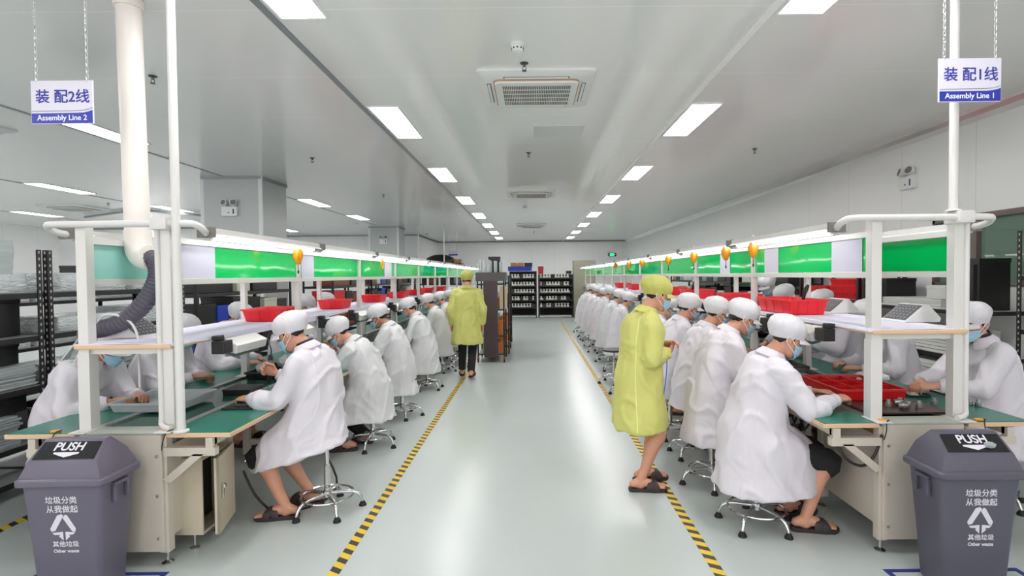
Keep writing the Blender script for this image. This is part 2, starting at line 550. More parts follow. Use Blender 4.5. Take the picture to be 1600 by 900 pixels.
for loc, lab in (((-0.03, 7.5, H), 'small sprinkler between the nearest and the second air conditioner'),
                 ((-3.2, 4.55, H), 'dark sprinkler head on the ceiling right of the white exhaust pipe'),
                 ((-3.15, 7.7, H), 'sprinkler on the ceiling right of the nearer square column'),
                 ((-6.3, 8.3, H), 'sprinkler on the ceiling left of the white exhaust pipe'),
                 ((-9.6, 12.1, H), 'tiny sprinkler between the two left-side light strips'),
                 ((-3.1, 11.2, H), 'sprinkler on the ceiling in front of the farther square column'),
                 ((3.1, 7.4, H), 'small sprinkler over the right work line'),
                 ((0.1, 21.0, H), 'tiny sprinkler over the far racks at the aisle end')):
    dup(p0, lab, loc)

# emergency twin spot lights
def emergency(loc, rz, label):
    t = thing('emergency_light', label, 'emergency light', loc, rz, 'twin-head emergency lights')
    MB().box(-0.13, 0.13, -0.06, 0, -0.1, 0.06).build('battery_box', m_acw, t, bevel=0.01)
    MB().box(-0.02, 0.0, -0.063, -0.059, -0.05, -0.03).box(0.06, 0.085, -0.063, -0.059, -0.06, 0.02).build('indicator', mat('indicator_grey', (70, 78, 110), 0.4), t, smooth=0)
    for s in (-1, 1):
        c = Matrix.Translation((s * 0.075, -0.05, 0.12)) @ Matrix.Rotation(R(75), 4, 'X') @ Matrix.Rotation(R(s * 15), 4, 'Y')
        q = MB().lathe([(0.02, -0.05), (0.045, -0.02), (0.056, 0.03), (0.056, 0.04)], n=18)
        h_ = q.build('lamp_head', m_acw, t); h_.matrix_local = c
        l_ = MB().lathe([(0.048, 0.036), (0.046, 0.043), (0.0, 0.046)], n=18).build('lens', mat('lens_grey', (120, 122, 126), 0.1), h_)
    MB().tube([(-0.075, -0.03, 0.06), (-0.075, -0.04, 0.1)], 0.012).tube([(0.075, -0.03, 0.06), (0.075, -0.04, 0.1)], 0.012).build('bracket', m_acw, t)
    return t
emergency((-5.07, 9.0, 2.74), 0, 'twin-head white emergency light on the nearer square column')
emergency((-5.05, 18.2, 2.82), 0, 'twin-head white emergency light on the farther square column')
emergency((XR, 6.75, 2.74), R(-90), 'twin-head white emergency light on the right wall beside the window')
# exit sign
t = thing('exit_sign', 'small green exit sign with an arrow on the far wall', 'exit sign', (4.08, YB, 2.6))
MB().box(-0.2, 0.2, -0.03, 0, -0.08, 0.08).build('housing', mat('exit_dark', (40, 70, 56), 0.4), t, bevel=0.004)
MB().box(-0.13, 0.08, -0.033, -0.029, -0.06, 0.06).build('lit_face', emis('exit_green', (40, 200, 120), 1.2), t, smooth=0)
MB().prism([(0.09, 0.03), (0.09, -0.03), (0.15, 0.0)], 'y', -0.034, -0.029).build('arrow', emis('exit_green', (40, 200, 120), 1.2), t, smooth=0)
# hoist rail near the far left ceiling
tag(MB().tube([(-11.9, 14.2, H - 0.06), (-9.6, 13.0, H - 0.03), (-8.6, 14.3, H - 0.06)], 0.03, n=8).build('ceiling_conduit', m_trim_grey), 'thin bent grey conduit under the ceiling at left', 'conduit')

# ------------------------------------------------------------------ floor tapes
m_haz = stripe_mat('hazard_tape')
for x0, x1, y1, lab in ((-1.085, -1.085, 17.0, 'yellow and black striped floor tape along the left side of the aisle'),
                        (0.985, 0.99, 17.8, 'yellow and black striped floor tape along the right side of the aisle'),
                        (-3.42, -3.42, 17.0, 'striped floor tape behind the left work line'),
                        (3.42, 3.42, 17.0, 'striped floor tape behind the right work line')):
    q = MB().box(-0.031, 0.031, 2.2, y1, 0.0004, 0.0016)
    tag(q.build('floor_tape', m_haz, loc=(x0, 0, 0), smooth=0), lab, 'floor tape')
m_bt = mat('blue_tape', (42, 52, 128), 0.5)
for cx, cy, lab in ((-2.35, 2.65, 'dark blue tape outline on the floor around the left waste bin'), (2.23, 2.61, 'dark blue tape outline on the floor around the right waste bin')):
    q = MB(); hx, hy, w = 0.36, 0.21, 0.03
    q.box(-hx, hx, hy - w, hy, 0.0004, 0.0016).box(-hx, hx, -hy, -hy + w, 0.0004, 0.0016)
    q.box(-hx, -hx + w, -hy + w, hy - w, 0.0004, 0.0016).box(hx - w, hx, -hy + w, hy - w, 0.0004, 0.0016)
    tag(q.build('floor_marking', m_bt, loc=(cx, cy, 0), smooth=0), lab, 'floor marking')

# ------------------------------------------------------------------ assembly lines
m_beige = mat('beige_steel', (196, 188, 176), 0.42, var=0.02)
m_post = mat('pale_aluminium', (214, 212, 208), 0.38, 0.15)
m_white = mat('white_paint', (214, 212, 210), 0.35)
m_green = mat('green_mat', (22, 116, 98), 0.28, var=0.04, bump=(40, 0.05, 0.002))
m_edge = mat('tan_edge', (214, 182, 150), 0.5)
m_belt = mat('dark_green_belt', (40, 92, 76), 0.12, spec=0.6)
m_alu = mat('aluminium', (176, 178, 176), 0.3, 0.7)
m_chrome = mat('chrome', (214, 214, 216), 0.07, 1.0)
m_black = mat('black_plastic', (28, 27, 28), 0.4)
m_rubber = mat('black_rubber', (22, 22, 22), 0.7)
m_board = mat('green_board', (14, 184, 92), 0.05, spec=0.6)
m_board_r = mat('green_board_deep', (8, 172, 84), 0.05, spec=0.6)
m_teal = mat('pale_teal_back', (150, 206, 196), 0.2)
m_paper = mat('white_paper', (192, 192, 208), 0.55)
m_cover = mat('lilac_white_cover', (216, 214, 232), 0.5, bump=(9, 0.25, 0.02))
m_tube = emis('light_tube', (255, 252, 250), TUBE_STRENGTH)
m_red = mat('red_plastic', (232, 32, 44), 0.3)
BAY, NB = 1.64, 10
LH, LW = 0.75, 0.59
PU = 0.235

def wavy_board(x, y0, y1, z0, z1, th, seed, amp=0.0013):
    """thin plastic sheet with the slight waviness that breaks up its reflections"""
    nu, nv = 40, 10
    rings = []
    def p(i, j, s):
        y = y0 + (y1 - y0) * i / nu; z = z0 + (z1 - z0) * j / nv
        d = amp * noise.noise(Vector((y * 1.6 + seed * 7.1, z * 3.0, seed))) + amp * 0.35 * noise.noise(Vector((y * 6 + seed, z * 5.0, 3.3)))
        d *= min(1, 6 * min(j / nv, 1 - j / nv) + 0.2)
        return (x + d + s * th / 2, y, z)
    mb = MB(); W = nv + 1
    for s in (1, -1):
        vs = [p(i, j, s) for i in range(nu + 1) for j in range(W)]
        fs = []
        for i in range(nu):
            for j in range(nv):
                q = (i * W + j, (i + 1) * W + j, (i + 1) * W + j + 1, i * W + j + 1)
                fs.append(q if s > 0 else q[::-1])
        mb.add(vs, fs)
    n1 = (nu + 1) * W
    rim = [i * W for i in range(nu + 1)] + [nu * W + j for j in range(1, W)] + [i * W + nv for i in range(nu - 1, -1, -1)] + [j for j in range(nv - 1, 0, -1)]
    mb.f += [(rim[k], rim[k - 1], rim[k - 1] + n1, rim[k] + n1) for k in range(len(rim))]
    mb.m += [0] * len(rim)
    return mb

def leveling_foot(parent, x, y, top):
    MB().lathe([(0.0, 0), (0.028, 0.0), (0.03, 0.008), (0.014, 0.016), (0.008, 0.02), (0.008, top)], c=(x, y, 0), n=14).build('leveling_foot', m_chrome, parent)

def assembly_line(side, cx, yf, side_word, sh_z, inner_mat, brd_mat, lw_a, lw_o):
    """side = +1: the aisle lies towards +x (left line); -1: towards -x (right line)"""
    s = side
    L = BAY * NB
    t = thing('assembly_workbench', 'long two-sided assembly bench with green mats and green boards, %s of the aisle' % side_word, 'workbench', (cx, yf, 0), 0)
    X = lambda u: s * u
    # end panel with side posts and cap
    ep = MB().box(-0.225, 0.225, 0.0, 0.02, 0.085, 0.74)
    e = ep.build('end_panel', m_beige, t, smooth=0, bevel=0.003)
    bo = MB()
    for u in (-0.2, 0.2):
        for z in (0.16, 0.4, 0.62):
            bo.lathe([(0.0, 0.0), (0.008, 0), (0.008, 0.004), (0, 0.006)], n=10)
            for k in range(len(bo.v) - 40, len(bo.v)):
                v = bo.v[k]; bo.v[k] = (v[0] + u, -v[2] - 0.0005, v[1] + z)
    bo.build('bolt', m_alu, e)
    MB().box(-0.245, 0.245, -0.004, 0.12, 0.742, 0.755).build('end_cap', mat('grey_green_plate', (176, 182, 172), 0.35), t, smooth=0, bevel=0.002)
    # steel side panels of the first bay
    ln = 0.62
    for u in (0.215, -0.215):
        MB().box(X(u) - 0.008, X(u) + 0.008, 0.05, ln, 0.14, 0.66).build('side_panel', m_beige, t, smooth=0, bevel=0.003)
    # legs
    for k in range(NB + 1):
        for u in (0.215, -0.215):
            for dy in ((0.02, ln) if k == 0 else (0.02,)):
                y = k * BAY + dy
                lg = MB().box(X(u) - 0.026, X(u) + 0.026, y, y + 0.05, 0.07, 0.73).build('leg', m_beige, t, smooth=0, bevel=0.003)
                leveling_foot(lg, X(u), y + 0.025, 0.075)
        if k > 0:
            MB().box(-0.22, 0.22, k * BAY + 0.03, k * BAY + 0.06, 0.15, 0.2).build('stretcher', m_beige, t, smooth=0, bevel=0.002)
    # brackets carrying the two tops
    for k in range(NB + 1):
        for q in (1, -1):
            br = MB()
            y = k * BAY + (0.02 if k else 0.0)
            xa, xb = X(q * 0.235), X(q * 0.52)
            br.box(xa, xb, y, y + 0.04, 0.62, 0.665)
            br.box(X(q * 0.47), X(q * 0.51), y, y + 0.04, 0.665, 0.72)
            d = 0.02
            a = np.array((X(q * 0.25), 0.49)); b_ = np.array((X(q * 0.42), 0.63))
            br.hexa([(a[0] - d * s * q, y, a[1]), (a[0] + d * s * q, y, a[1] - 0.02), (a[0] + d * s * q, y + 0.04, a[1] - 0.02), (a[0] - d * s * q, y + 0.04, a[1]),
                     (b_[0] - d * s * q, y, b_[1]), (b_[0] + 2 * d * s * q, y, b_[1]), (b_[0] + 2 * d * s * q, y + 0.04, b_[1]), (b_[0] - d * s * q, y + 0.04, b_[1])])
            br.build('bracket', m_beige, t, smooth=0)
    for q in (1, -1):
        LW = lw_a if q == 1 else lw_o
        MB().box(X(q * 0.47), X(q * 0.51), 0.02, L, 0.675, 0.72).build('support_rail', m_beige, t, smooth=0)
        tt = MB().box(X(q * 0.25), X(q * LW), 0.0, L, 0.722, 0.746).build('tabletop', m_edge, t, smooth=0, bevel=0.003)
        MB().box(X(q * 0.252), X(q * (LW - 0.008)), 0.008, L - 0.008, 0.746, LH).build('green_mat', m_green, tt, smooth=0, bevel=0.001)
    MB().box(-0.2, 0.2, 0.1, L, 0.72, 0.738).build('conveyor_belt', m_belt, t, smooth=0)
    for q in (1, -1):
        MB().box(X(q * 0.2), X(q * 0.248), 0.1, L, 0.71, 0.752).build('belt_rail', m_alu, t, smooth=0, bevel=0.002)
    # posts
    for k in range(NB + 1):
        y = 0.085 + k * BAY
        for q in (1, -1):
            w = 0.029 if k == 0 else 0.022
            zt = 1.9 if k == 0 else (1.86 if q == 1 else 1.62)
            po = MB().box(X(q * PU) - w, X(q * PU) + w, y - w, y + w, LH, zt).build('post', m_post, t, smooth=0, bevel=0.003)
            if not (k == 0 and q == s):
                MB().box(X(q * PU) - w - 0.004, X(q * PU) + w + 0.004, y - w - 0.004, y + w + 0.004, LH + 0.001, sh_z - 0.055 if k == 0 else LH + 0.28).build('sleeve', m_white, po, smooth=0, bevel=0.002)
            MB().box(X(q * PU) - 0.04, X(q * PU) + 0.05, y - 0.1, y + 0.045, LH, LH + 0.007).build('foot_plate', m_white, po, smooth=0, bevel=0.002)
    # board frames and boards
    for q in (1, -1):
        MB().box(X(q * PU) - 0.02, X(q * PU) + 0.02, 0.1, L + 0.1, 1.565, 1.6).build('board_rail', m_post, t, smooth=0, bevel=0.002)
        MB().box(X(q * PU) - 0.024, X(q * PU) + 0.024, 0.1, L + 0.1, 1.8, 1.835).build('board_rail', m_white, t, smooth=0, bevel=0.002)
        for k in range(NB):
            y0, y1 = 0.085 + k * BAY + 0.03, 0.085 + (k + 1) * BAY - 0.03
            mm = brd_mat if (q == 1) else inner_mat
            wb = wavy_board(X(q * PU), y0, y1, 1.601, 1.799, 0.006, k * 3 + (1 if q > 0 else 40) + (100 if s > 0 else 0))
            bb = wb.build('banner_board', mm, t, smooth=60)
            if q == 1 and inner_mat is not brd_mat:
                pass
    # overhead shelf, covered, on brackets
    sf = MB().box(-0.27, 0.27, 0.03, L, sh_z - 0.026, sh_z).build('overhead_shelf', m_edge, t, smooth=0, bevel=0.008)
    cvb = MB()
    n_ = 90
    rings = []
    for i in range(n_ + 1):
        y = 0.04 + (L - 0.05) * i / n_
        ring = []
        for u, z in ((-0.278, -0.012), (-0.274, 0.0035), (-0.1, 0.004), (0.1, 0.004), (0.274, 0.0035), (0.278, -0.012), (0.274, -0.012), (0.1, 0.001), (-0.1, 0.001), (-0.274, -0.012)):
            w_ = 0.004 * noise.noise(Vector((y * 3.1, u * 9, s * 5.0)))
            hang = 0
            if abs(u) > 0.27 and z < 0: hang = -0.03 * (0.5 + noise.noise(Vector((y * 1.3, u * 3, 2.0))))
            if i < 2: hang *= 0.0
            ring.append((u, y, sh_z + z + abs(w_) + hang))
        rings.append(ring)
    cvb.loft(rings).build('paper_cover', m_cover, sf)
    for k in range(NB + 1):
        y = 0.085 + k * BAY
        MB().box(-0.25, 0.25, y - 0.012, y + 0.012, sh_z - 0.056, sh_z - 0.027).build('shelf_bracket', m_post, t, smooth=0)
        if k > 0:
            MB().box(-0.43, 0.43, y - 0.016, y + 0.016, 1.862, 1.888).build('cross_arm', m_white, t, smooth=0, bevel=0.002)
    # bent end pipe across the front, hooking back to the two rows of lights
    zr = 1.905
    pth = [(-0.36, 0.3, 1.85), (-0.40, 0.17, 1.86), (-0.425, 0.1, 1.875), (-0.41, 0.05, zr - 0.005), (-0.36, 0.035, zr), (-0.2, 0.035, zr), (0.2, 0.035, zr), (0.36, 0.035, zr),
           (0.41, 0.05, zr - 0.005), (0.425, 0.1, 1.875), (0.40, 0.17, 1.86), (0.36, 0.3, 1.85)]
    MB().tube(pth, 0.019, n=12, smooth=3).build('end_pipe', m_white, t)
    MB().box(X(s * PU) - 0.045, X(s * PU) + 0.045, 0.0, 0.12, zr - 0.035, zr + 0.035).build('pipe_joint', m_white, t, bevel=0.008)
    # the stand pipe at the front: air line along the post with a bent foot
    xs = X(s * PU)
    MB().tube([(xs - s * 0.040, 0.055, 1.88), (xs - s * 0.040, 0.055, 1.3), (xs - s * 0.040, 0.055, 0.84), (xs - s * 0.04, 0.05, 0.785), (xs + s * 0.0, 0.03, 0.77), (xs + s * 0.035, 0.02, 0.77)], 0.0145, n=12, smooth=2).build('air_pipe', m_white, t)
    return t

LCX, LYF, RCX, RYF = -2.28, 2.91, 2.20, 2.97
LSZ, RSZ = 1.235, 1.27
line_l = assembly_line(1, LCX, LYF, 'left', LSZ, m_teal, m_board, 0.61, 0.64)
line_r = assembly_line(-1, RCX, RYF, 'right', RSZ, m_board_r, m_board, 0.57, 0.62)

# ------------------------------------------------------------------ tube lights hung over both edges of each line
hm = MB().box(-0.045, 0.045, 0.06, 1.58, 0.012, 0.045)
hm.prism([(-0.045, 0.012), (-0.07, -0.004), (-0.066, -0.006), (-0.04, 0.01)], 'y', 0.06, 1.58).prism([(0.045, 0.012), (0.07, -0.004), (0.066, -0.006), (0.04, 0.01)], 'y', 0.06, 1.58)
hm = hm.mesh('housing', m_white, smooth=0)
tm = MB().tube([(0, 0.1, -0.006), (0, 1.54, -0.006)], 0.016, n=10).mesh('tube', m_tube)
em = MB().box(-0.05, 0.05, -0.01, 0.01, -0.01, 0.05).mesh('end_cap', mat('grey_end_cap', (120, 116, 112), 0.5), smooth=0)
lm = MB().box(-0.012, 0.012, -0.019, 0.019, -0.02, 0.012).mesh('lamp_holder', m_white, smooth=0)
for cx, yf, s, side in ((LCX, LYF, 1, 'left'), (RCX, RYF, -1, 'right')):
    for q, w in ((1, 'aisle edge'), (-1, 'far edge')):
        for k in range(NB):
            t = thing('tube_light', 'white tube light over the %s of the %s bench, %s from the front' % (w, side, ORD[k].replace('nearest', 'first')), 'tube light',
                      (cx + s * q * 0.40, yf + 0.12 + k * BAY, 1.845), 0, 'tube lights over the assembly benches')
            put('housing', hm, t); put('tube', tm, t); [put('end_cap', em, t, (0, yy, 0)) for yy in (0.05, 1.59)]; [put('lamp_holder', lm, t, (0, yy, 0)) for yy in (0.081, 1.559)]

# poles from the benches up to the ceiling
for x, y, lab in ((LCX + 0.325, LYF + 0.02, 'thin white pole rising from the left bench end to the ceiling'), (RCX + 0.2, RYF + 0.06, 'thin white pole rising from the right bench end to the ceiling')):
    t = thing('service_pole', lab, 'pole', (x, y, 0))
    zb = LH if x < 0 else 1.94
    MB().tube([(0, 0, zb), (0, 0, H)], 0.0225, n=16).build('pipe', m_white, t)
    MB().lathe([(0.04, 0), (0.04, 0.008), (0.03, 0.012)], c=(0, 0, zb)).build('foot_flange', m_white, t)

# far poles
tag(MB().tube([(0, 0, 1.8), (0, 0, H)], 0.022, n=8).build('service_pole', m_white, loc=(-3.72, 17.5, 0)), 'thin white pole in the distance behind the farther column', 'pole')
tag(MB().tube([(0, 0, 1.8), (0, 0, H)], 0.022, n=8).build('service_pole', m_white, loc=(-2.9, 17.6, 0)), 'thin white pole at the far end of the left line', 'pole')

# ------------------------------------------------------------------ exhaust pipe, hose and clear hood on the left
t = thing('exhaust_duct', 'thick white exhaust pipe with grey hose and clear hood at left', 'exhaust duct', (-2.43, 3.3, 0))
m_pvc = mat('white_pvc', (236, 228, 222), 0.35)
MB().tube([(-0.03, 0, H), (-0.01, 0, 1.86)], 0.068, n=24).build('pipe', m_pvc, t)
MB().lathe([(0.075, 0), (0.08, 0.0), (0.08, 0.05), (0.07, 0.055)], c=(-0.03, 0, H - 0.06), n=24).build('ceiling_collar', m_pvc, t)
eb = MB().tube([(-0.01, 0, 1.9), (-0.008, 0, 1.84), (0.005, -0.01, 1.775), (0.04, -0.03, 1.735), (0.09, -0.05, 1.725), (0.105, -0.055, 1.727)], [0.073, 0.073, 0.073, 0.071, 0.069, 0.069], n=22, smooth=3).build('elbow', m_pvc, t)
MB().tube([(0.085, -0.048, 1.725), (0.115, -0.058, 1.73)], 0.077, n=22).build('elbow_collar', m_pvc, eb)
hp = [(0.10, -0.055, 1.727), (0.15, -0.07, 1.70), (0.165, -0.08, 1.62), (0.13, -0.09, 1.52), (0.06, -0.1, 1.42), (-0.04, -0.1, 1.345), (-0.16, -0.1, 1.305), (-0.24, -0.09, 1.29), (-0.29, -0.06, 1.26)]
rows = catmull(hp, 10)
rad = [0.05 + (0.004 if i % 2 else -0.001) for i in range(len(rows))]
MB().tube(rows, rad, n=18).build('flexible_hose', mat('grey_hose', (84, 80, 92), 0.5), t, smooth=20)
hd = MB(); cxh, czh = -0.30, 1.25
top = [(cxh + 0.035 * math.cos(a), -0.05 + 0.035 * math.sin(a), czh) for a in np.linspace(0, 2 * PI, 24, endpoint=False)]
bot = [(cxh - 0.05 + 0.085 * math.cos(a), -0.07 + 0.085 * math.sin(a), czh - 0.15 - 0.012 * math.cos(a)) for a in np.linspace(0, 2 * PI, 24, endpoint=False)]
hd.loft([top, bot], cap=False)
m_hood = clear('clear_hood', (190, 200, 200), see=0.9, rough=0.1)
ho = hd.build('hood', m_hood, t)
hr = MB().tube(bot, 0.005, n=6, closed=True).tube(top, 0.005, n=6, closed=True)
for i in range(0, 24, 4): hr.tube([top[i], bot[i]], 0.004, n=6)
hr.build('hood_rib', m_white, ho)
MB().tube([(-0.2, -0.1, 1.18), (-0.19, -0.12, 1.3), (-0.12, -0.14, 1.385), (0.0, -0.14, 1.37), (0.07, -0.14, 1.28), (0.08, -0.14, 1.1), (0.08, -0.14, 0.95)], 0.007, n=8, smooth=5).build('support_arm', m_white, t)

# ------------------------------------------------------------------ hanging signs
m_signw = mat('sign_white', (226, 222, 236), 0.35)
m_blue = mat('sign_blue', (38, 52, 170), 0.35)
m_let_w = mat('lettering_white', (240, 240, 246), 0.5)
m_let_b = mat('lettering_blue', (52, 56, 160), 0.5)
m_chain = mat('chain_steel', (200, 202, 204), 0.3, 0.6)
def hanging_sign(num, loc, label, w=0.335, h=0.232, top=H):
    t = thing('hanging_sign', label, 'hanging sign', loc, 0, 'hanging line signs')
    MB().box(-w / 2, w / 2, 0, 0.008, 0, h).build('board', m_signw, t, smooth=0, bevel=0.0015)
    c = w / 2 - 0.003
    MB().prism([(-c, 0.003), (c, 0.003), (c, 0.073), (c - 0.018, 0.066), (c - 0.045, 0.06), (c - 0.08, 0.058), (-c, 0.056)], 'y', -0.0012, 0.0004).build('blue_band', m_blue, t, smooth=0)
    MB().prism([(-c, 0.066), (c - 0.08, 0.068), (c - 0.045, 0.071), (c - 0.018, 0.077), (c, 0.085), (c, 0.088), (c - 0.018, 0.08), (c - 0.045, 0.074), (c - 0.08, 0.071), (-c, 0.069)], 'y', -0.001, 0.0004).build('thin_line', mat('sign_grey_line', (110, 112, 140), 0.5), t, smooth=0)
    if num:
        letters('装 配%s线' % num, 0.078, m_let_b, t, (0.004, -0.0006, 0.142), bold=0.0011)
        letters('Assembly Line %s' % num, 0.041, m_let_w, t, (0.0, -0.0014, 0.031), bold=0.0007)
    for s in (-1, 1):
        ch = MB()
        x = s * (w / 2 - 0.03); z = h - 0.012; i = 0
        step = 0.019 if num else 0.08
        while z < top - loc[2]:
            if num:
                pts = [(0, 0.0), (0.0055, 0.006), (0.0055, 0.018), (0, 0.024), (-0.0055, 0.018), (-0.0055, 0.006)]
                pp = [(x + p[0], 0.004, z + p[1]) if i % 2 else (x, 0.004 + p[0], z + p[1]) for p in pts]
                ch.tube(pp, 0.0019, n=5, closed=True)
            else:
                ch.tube([(x, 0.004, z), (x, 0.004, min(z + step, top - loc[2]))], 0.006, n=5)
            z += step; i += 1
        ch.build('chain', m_chain, t)
    return t
hanging_sign('2', (-2.535, 2.9, 2.445), 'blue and white sign reading Assembly Line 2, hanging from chains')
hanging_sign('1', (2.365, 2.88, 2.51), 'blue and white sign reading Assembly Line 1, hanging from chains')
hanging_sign('', (-3.1, 21.0, 2.4), 'tiny pale sign hanging in the distance over the far left line end', w=0.36, h=0.2)

# ------------------------------------------------------------------ waste bins
m_bin = mat('bin_grey_violet', (98, 93, 109), 0.38, bump=(60, 0.08, 0.002))
m_bin_r = mat('bin_grey_blue', (84, 82, 96), 0.38, bump=(60, 0.08, 0.002))
m_flap = mat('bin_black_flap', (24, 24, 27), 0.22)
m_print = mat('bin_white_print', (214, 210, 220), 0.6)
def waste_bin(loc, rz, mb_, label):
    t = thing('waste_bin', label, 'waste bin', loc, rz, 'push-lid waste bins')
    W, D = 0.2, 0.125
    rings = []
    for z, w, d in ((0.0, 0.150, 0.085), (0.012, 0.158, 0.092), (0.3, 0.176, 0.106), (0.585, 0.196, 0.122), (0.6, 0.197, 0.123)):
        rings.append(rrect(w, d, 0.03, z))
    MB().loft(rings).build('body', mb_, t, smooth=50)
    for sx in (-1, 1):   # moulded side handles
        g = MB()
        g.box(sx * 0.194, sx * 0.212, -0.05, -0.035, 0.47, 0.565).box(sx * 0.194, sx * 0.212, 0.035, 0.05, 0.47, 0.565).box(sx * 0.194, sx * 0.212, -0.05, 0.05, 0.55, 0.57)
        g.build('handle', mb_, t, smooth=0, bevel=0.004)
    # moulded corner grooves
    lid = MB()
    rr = [rrect(0.215, 0.14, 0.03, 0.585), rrect(0.218, 0.143, 0.03, 0.59), rrect(0.218, 0.143, 0.03, 0.615), rrect(0.206, 0.131, 0.028, 0.623)]
    lid.loft(rr)
    # sloped lid: base rectangle, front edge at z .70, ridge at .785
    def ring(z, hx, y0, y1): return [(-hx, y0, z), (hx, y0, z), (hx, y1, z), (-hx, y1, z)]
    lid.loft([ring(0.62, 0.2, -0.128, 0.128), ring(0.705, 0.166, -0.106, 0.106), ring(0.782, 0.152, -0.026, 0.026), ring(0.79, 0.146, -0.018, 0.018)])
    ld = lid.build('lid', mb_, t, smooth=30, bevel=0.007)
    # black flap on the front slope
    a = math.atan2(0.077, 0.08)
    for sy in (-1, 1):
        q = MB()
        c, s_ = math.cos(a), math.sin(a)
        def P(x, v, n): return (x, sy * (-0.106 + v * c) * 1.0 - (sy if sy < 0 else sy) * 0 + sy * 0 + (-s_ * n if sy > 0 else s_ * n) * 1.0, 0.705 + v * s_ + c * n)
        if sy > 0:
            def P(x, v, n): return (x, -(0.106 - v * c) - s_ * n, 0.705 + v * s_ + c * n)
        else:
            def P(x, v, n): return (x, (0.106 - v * c) + s_ * n, 0.705 + v * s_ + c * n)
        v0, v1 = 0.006, 0.104
        q.hexa([P(-0.15, v0, -0.001), P(0.15, v0, -0.001), P(0.142, v1, -0.001), P(-0.142, v1, -0.001), P(-0.149, v0, 0.004), P(0.149, v0, 0.004), P(0.141, v1, 0.004), P(-0.141, v1, 0.004)])
        fl = q.build('flap', m_flap, t, smooth=0, bevel=0.0015)
        if sy > 0:
            lo = put('lettering', text_mesh('PUSH', 0.062, m_print, 0.0014), fl, P(0, 0.073, 0.0046)); lo.rotation_euler = (a, 0, 0)
            ar = MB().add([P(-0.06, 0.046, 0.0043), P(0.06, 0.046, 0.0043), P(0.06, 0.036, 0.0043), P(0, 0.018, 0.0043), P(-0.06, 0.036, 0.0043), P(-0.06, 0.046, 0.0049), P(0.06, 0.046, 0.0049), P(0.06, 0.036, 0.0049), P(0, 0.018, 0.0049), P(-0.06, 0.036, 0.0049)],
                          [(0, 1, 2, 3, 4), (9, 8, 7, 6, 5)] + [(i, (i + 1) % 5, 5 + (i + 1) % 5, 5 + i) for i in range(5)])
            aa = MB(); aa.v = []; 
            vs = [P(-0.06, 0.044, n) for n in (0.0042, 0.005)]
            top_ = [P(-0.062, 0.044, 0.0042), P(0.062, 0.044, 0.0042), P(0.062, 0.036, 0.0042), P(0, 0.016, 0.0042), P(-0.062, 0.036, 0.0042)]
            bot_ = [P(-0.062, 0.044, 0.005), P(0.062, 0.044, 0.005), P(0.062, 0.036, 0.005), P(0, 0.016, 0.005), P(-0.062, 0.036, 0.005)]
            aa.loft([top_, bot_]).build('arrow_print', m_print, fl, smooth=0)
    # print on the front: follows the tapering front face
    pr = bpy.data.objects.new('front_print', None)
    tilt = math.atan2(0.122 - 0.092, 0.573)
    def FY(z): return -(0.092 + (0.122 - 0.092) * (z - 0.012) / 0.573) - 0.0012
    def put_text(tx, size, x, z, bold):
        o = put('lettering', text_mesh(tx, size, m_print, bold), t, (x, FY(z), z)); o.rotation_euler = (R(90) + tilt, 0, 0)
    bpy.data.objects.remove(pr)
    put_text('垃圾分类', 0.0385, 0.0, 0.512, 0.0006)
    put_text('从我做起', 0.0385, 0.002, 0.466, 0.0006)
    put_text('其他垃圾', 0.032, 0.008, 0.288, 0.0005)
    put_text('Other waste', 0.024, 0.008, 0.254, 0.0008)
    sy = MB()
    def poly(pp):
        f = [((px - 364) / 1190.0, 0.442 - (py - 568) / 1190.0) for px, py in pp]
        sy.loft([[(x, FY(z) + 0.0012, z) for x, z in f], [(x, FY(z) - 0.0004, z) for x, z in f]])
    poly([(335, 574), (358, 566), (372, 576), (318, 668), (296, 672), (290, 655)])
    poly([(366, 590), (380, 570), (392, 574), (438, 655), (432, 675), (416, 672)])
    poly([(300, 680), (362, 674), (362, 726), (338, 702), (346, 692), (312, 692)])
    poly([(376, 674), (432, 678), (418, 692), (394, 692), (402, 702), (376, 726)])
    sy.build('triangle_print', m_print, t, smooth=0)
    return t
waste_bin((-2.333, 2.71, 0), R(1.5), m_bin, 'grey-violet push-lid waste bin in front of the left bench end')
wb2 = waste_bin((2.19, 2.69, 0), R(-1), m_bin_r, 'grey push-lid waste bin in front of the right bench end, scraps on its lid')

# ------------------------------------------------------------------ control box under the left bench
t = thing('control_cabinet', 'beige steel control cabinet with door ajar under the left bench', 'cabinet', (-2.035, 3.07, 0.1))
m_cab = mat('cabinet_beige', (196, 186, 164), 0.4)
q = MB().box(-0.02, 0.0, 0, 0.42, 0, 0.45).box(-0.21, -0.19, 0, 0.42, 0, 0.45)
bx = MB()
bx.box(-0.16, 0.1, 0, 0.015, 0, 0.45).box(-0.16, 0.1, 0.405, 0.42, 0, 0.45).box(-0.16, -0.145, 0.015, 0.405, 0, 0.45).box(-0.145, 0.1, 0.015, 0.405, 0.435, 0.45).box(-0.145, 0.1, 0.015, 0.405, 0, 0.015)
bx.build('body', m_cab, t, smooth=0, bevel=0.002)
MB().box(-0.14, -0.02, 0.03, 0.39, 0.02, 0.43).build('inner_unit', m_black, t, smooth=0)
for zz in (0.38, 0.2): MB().lathe([(0.0, 0), (0.012, 0), (0.012, 0.012), (0, 0.015)], c=(0, 0, 0), n=12).build('red_button', mat('red_button', (220, 30, 30), 0.4), t, loc=(-0.02, 0.05, zz))
Md = Matrix.Translation((0.1, 0.415, 0)) @ Matrix.Rotation(R(11), 4, 'Z')
dr = MB().box(0.0, 0.016, -0.415, 0, 0.0, 0.45, Md).box(-0.012, 0.016, -0.415, -0.405, 0.0, 0.45, Md).build('door', m_cab, t, smooth=0, bevel=0.002)
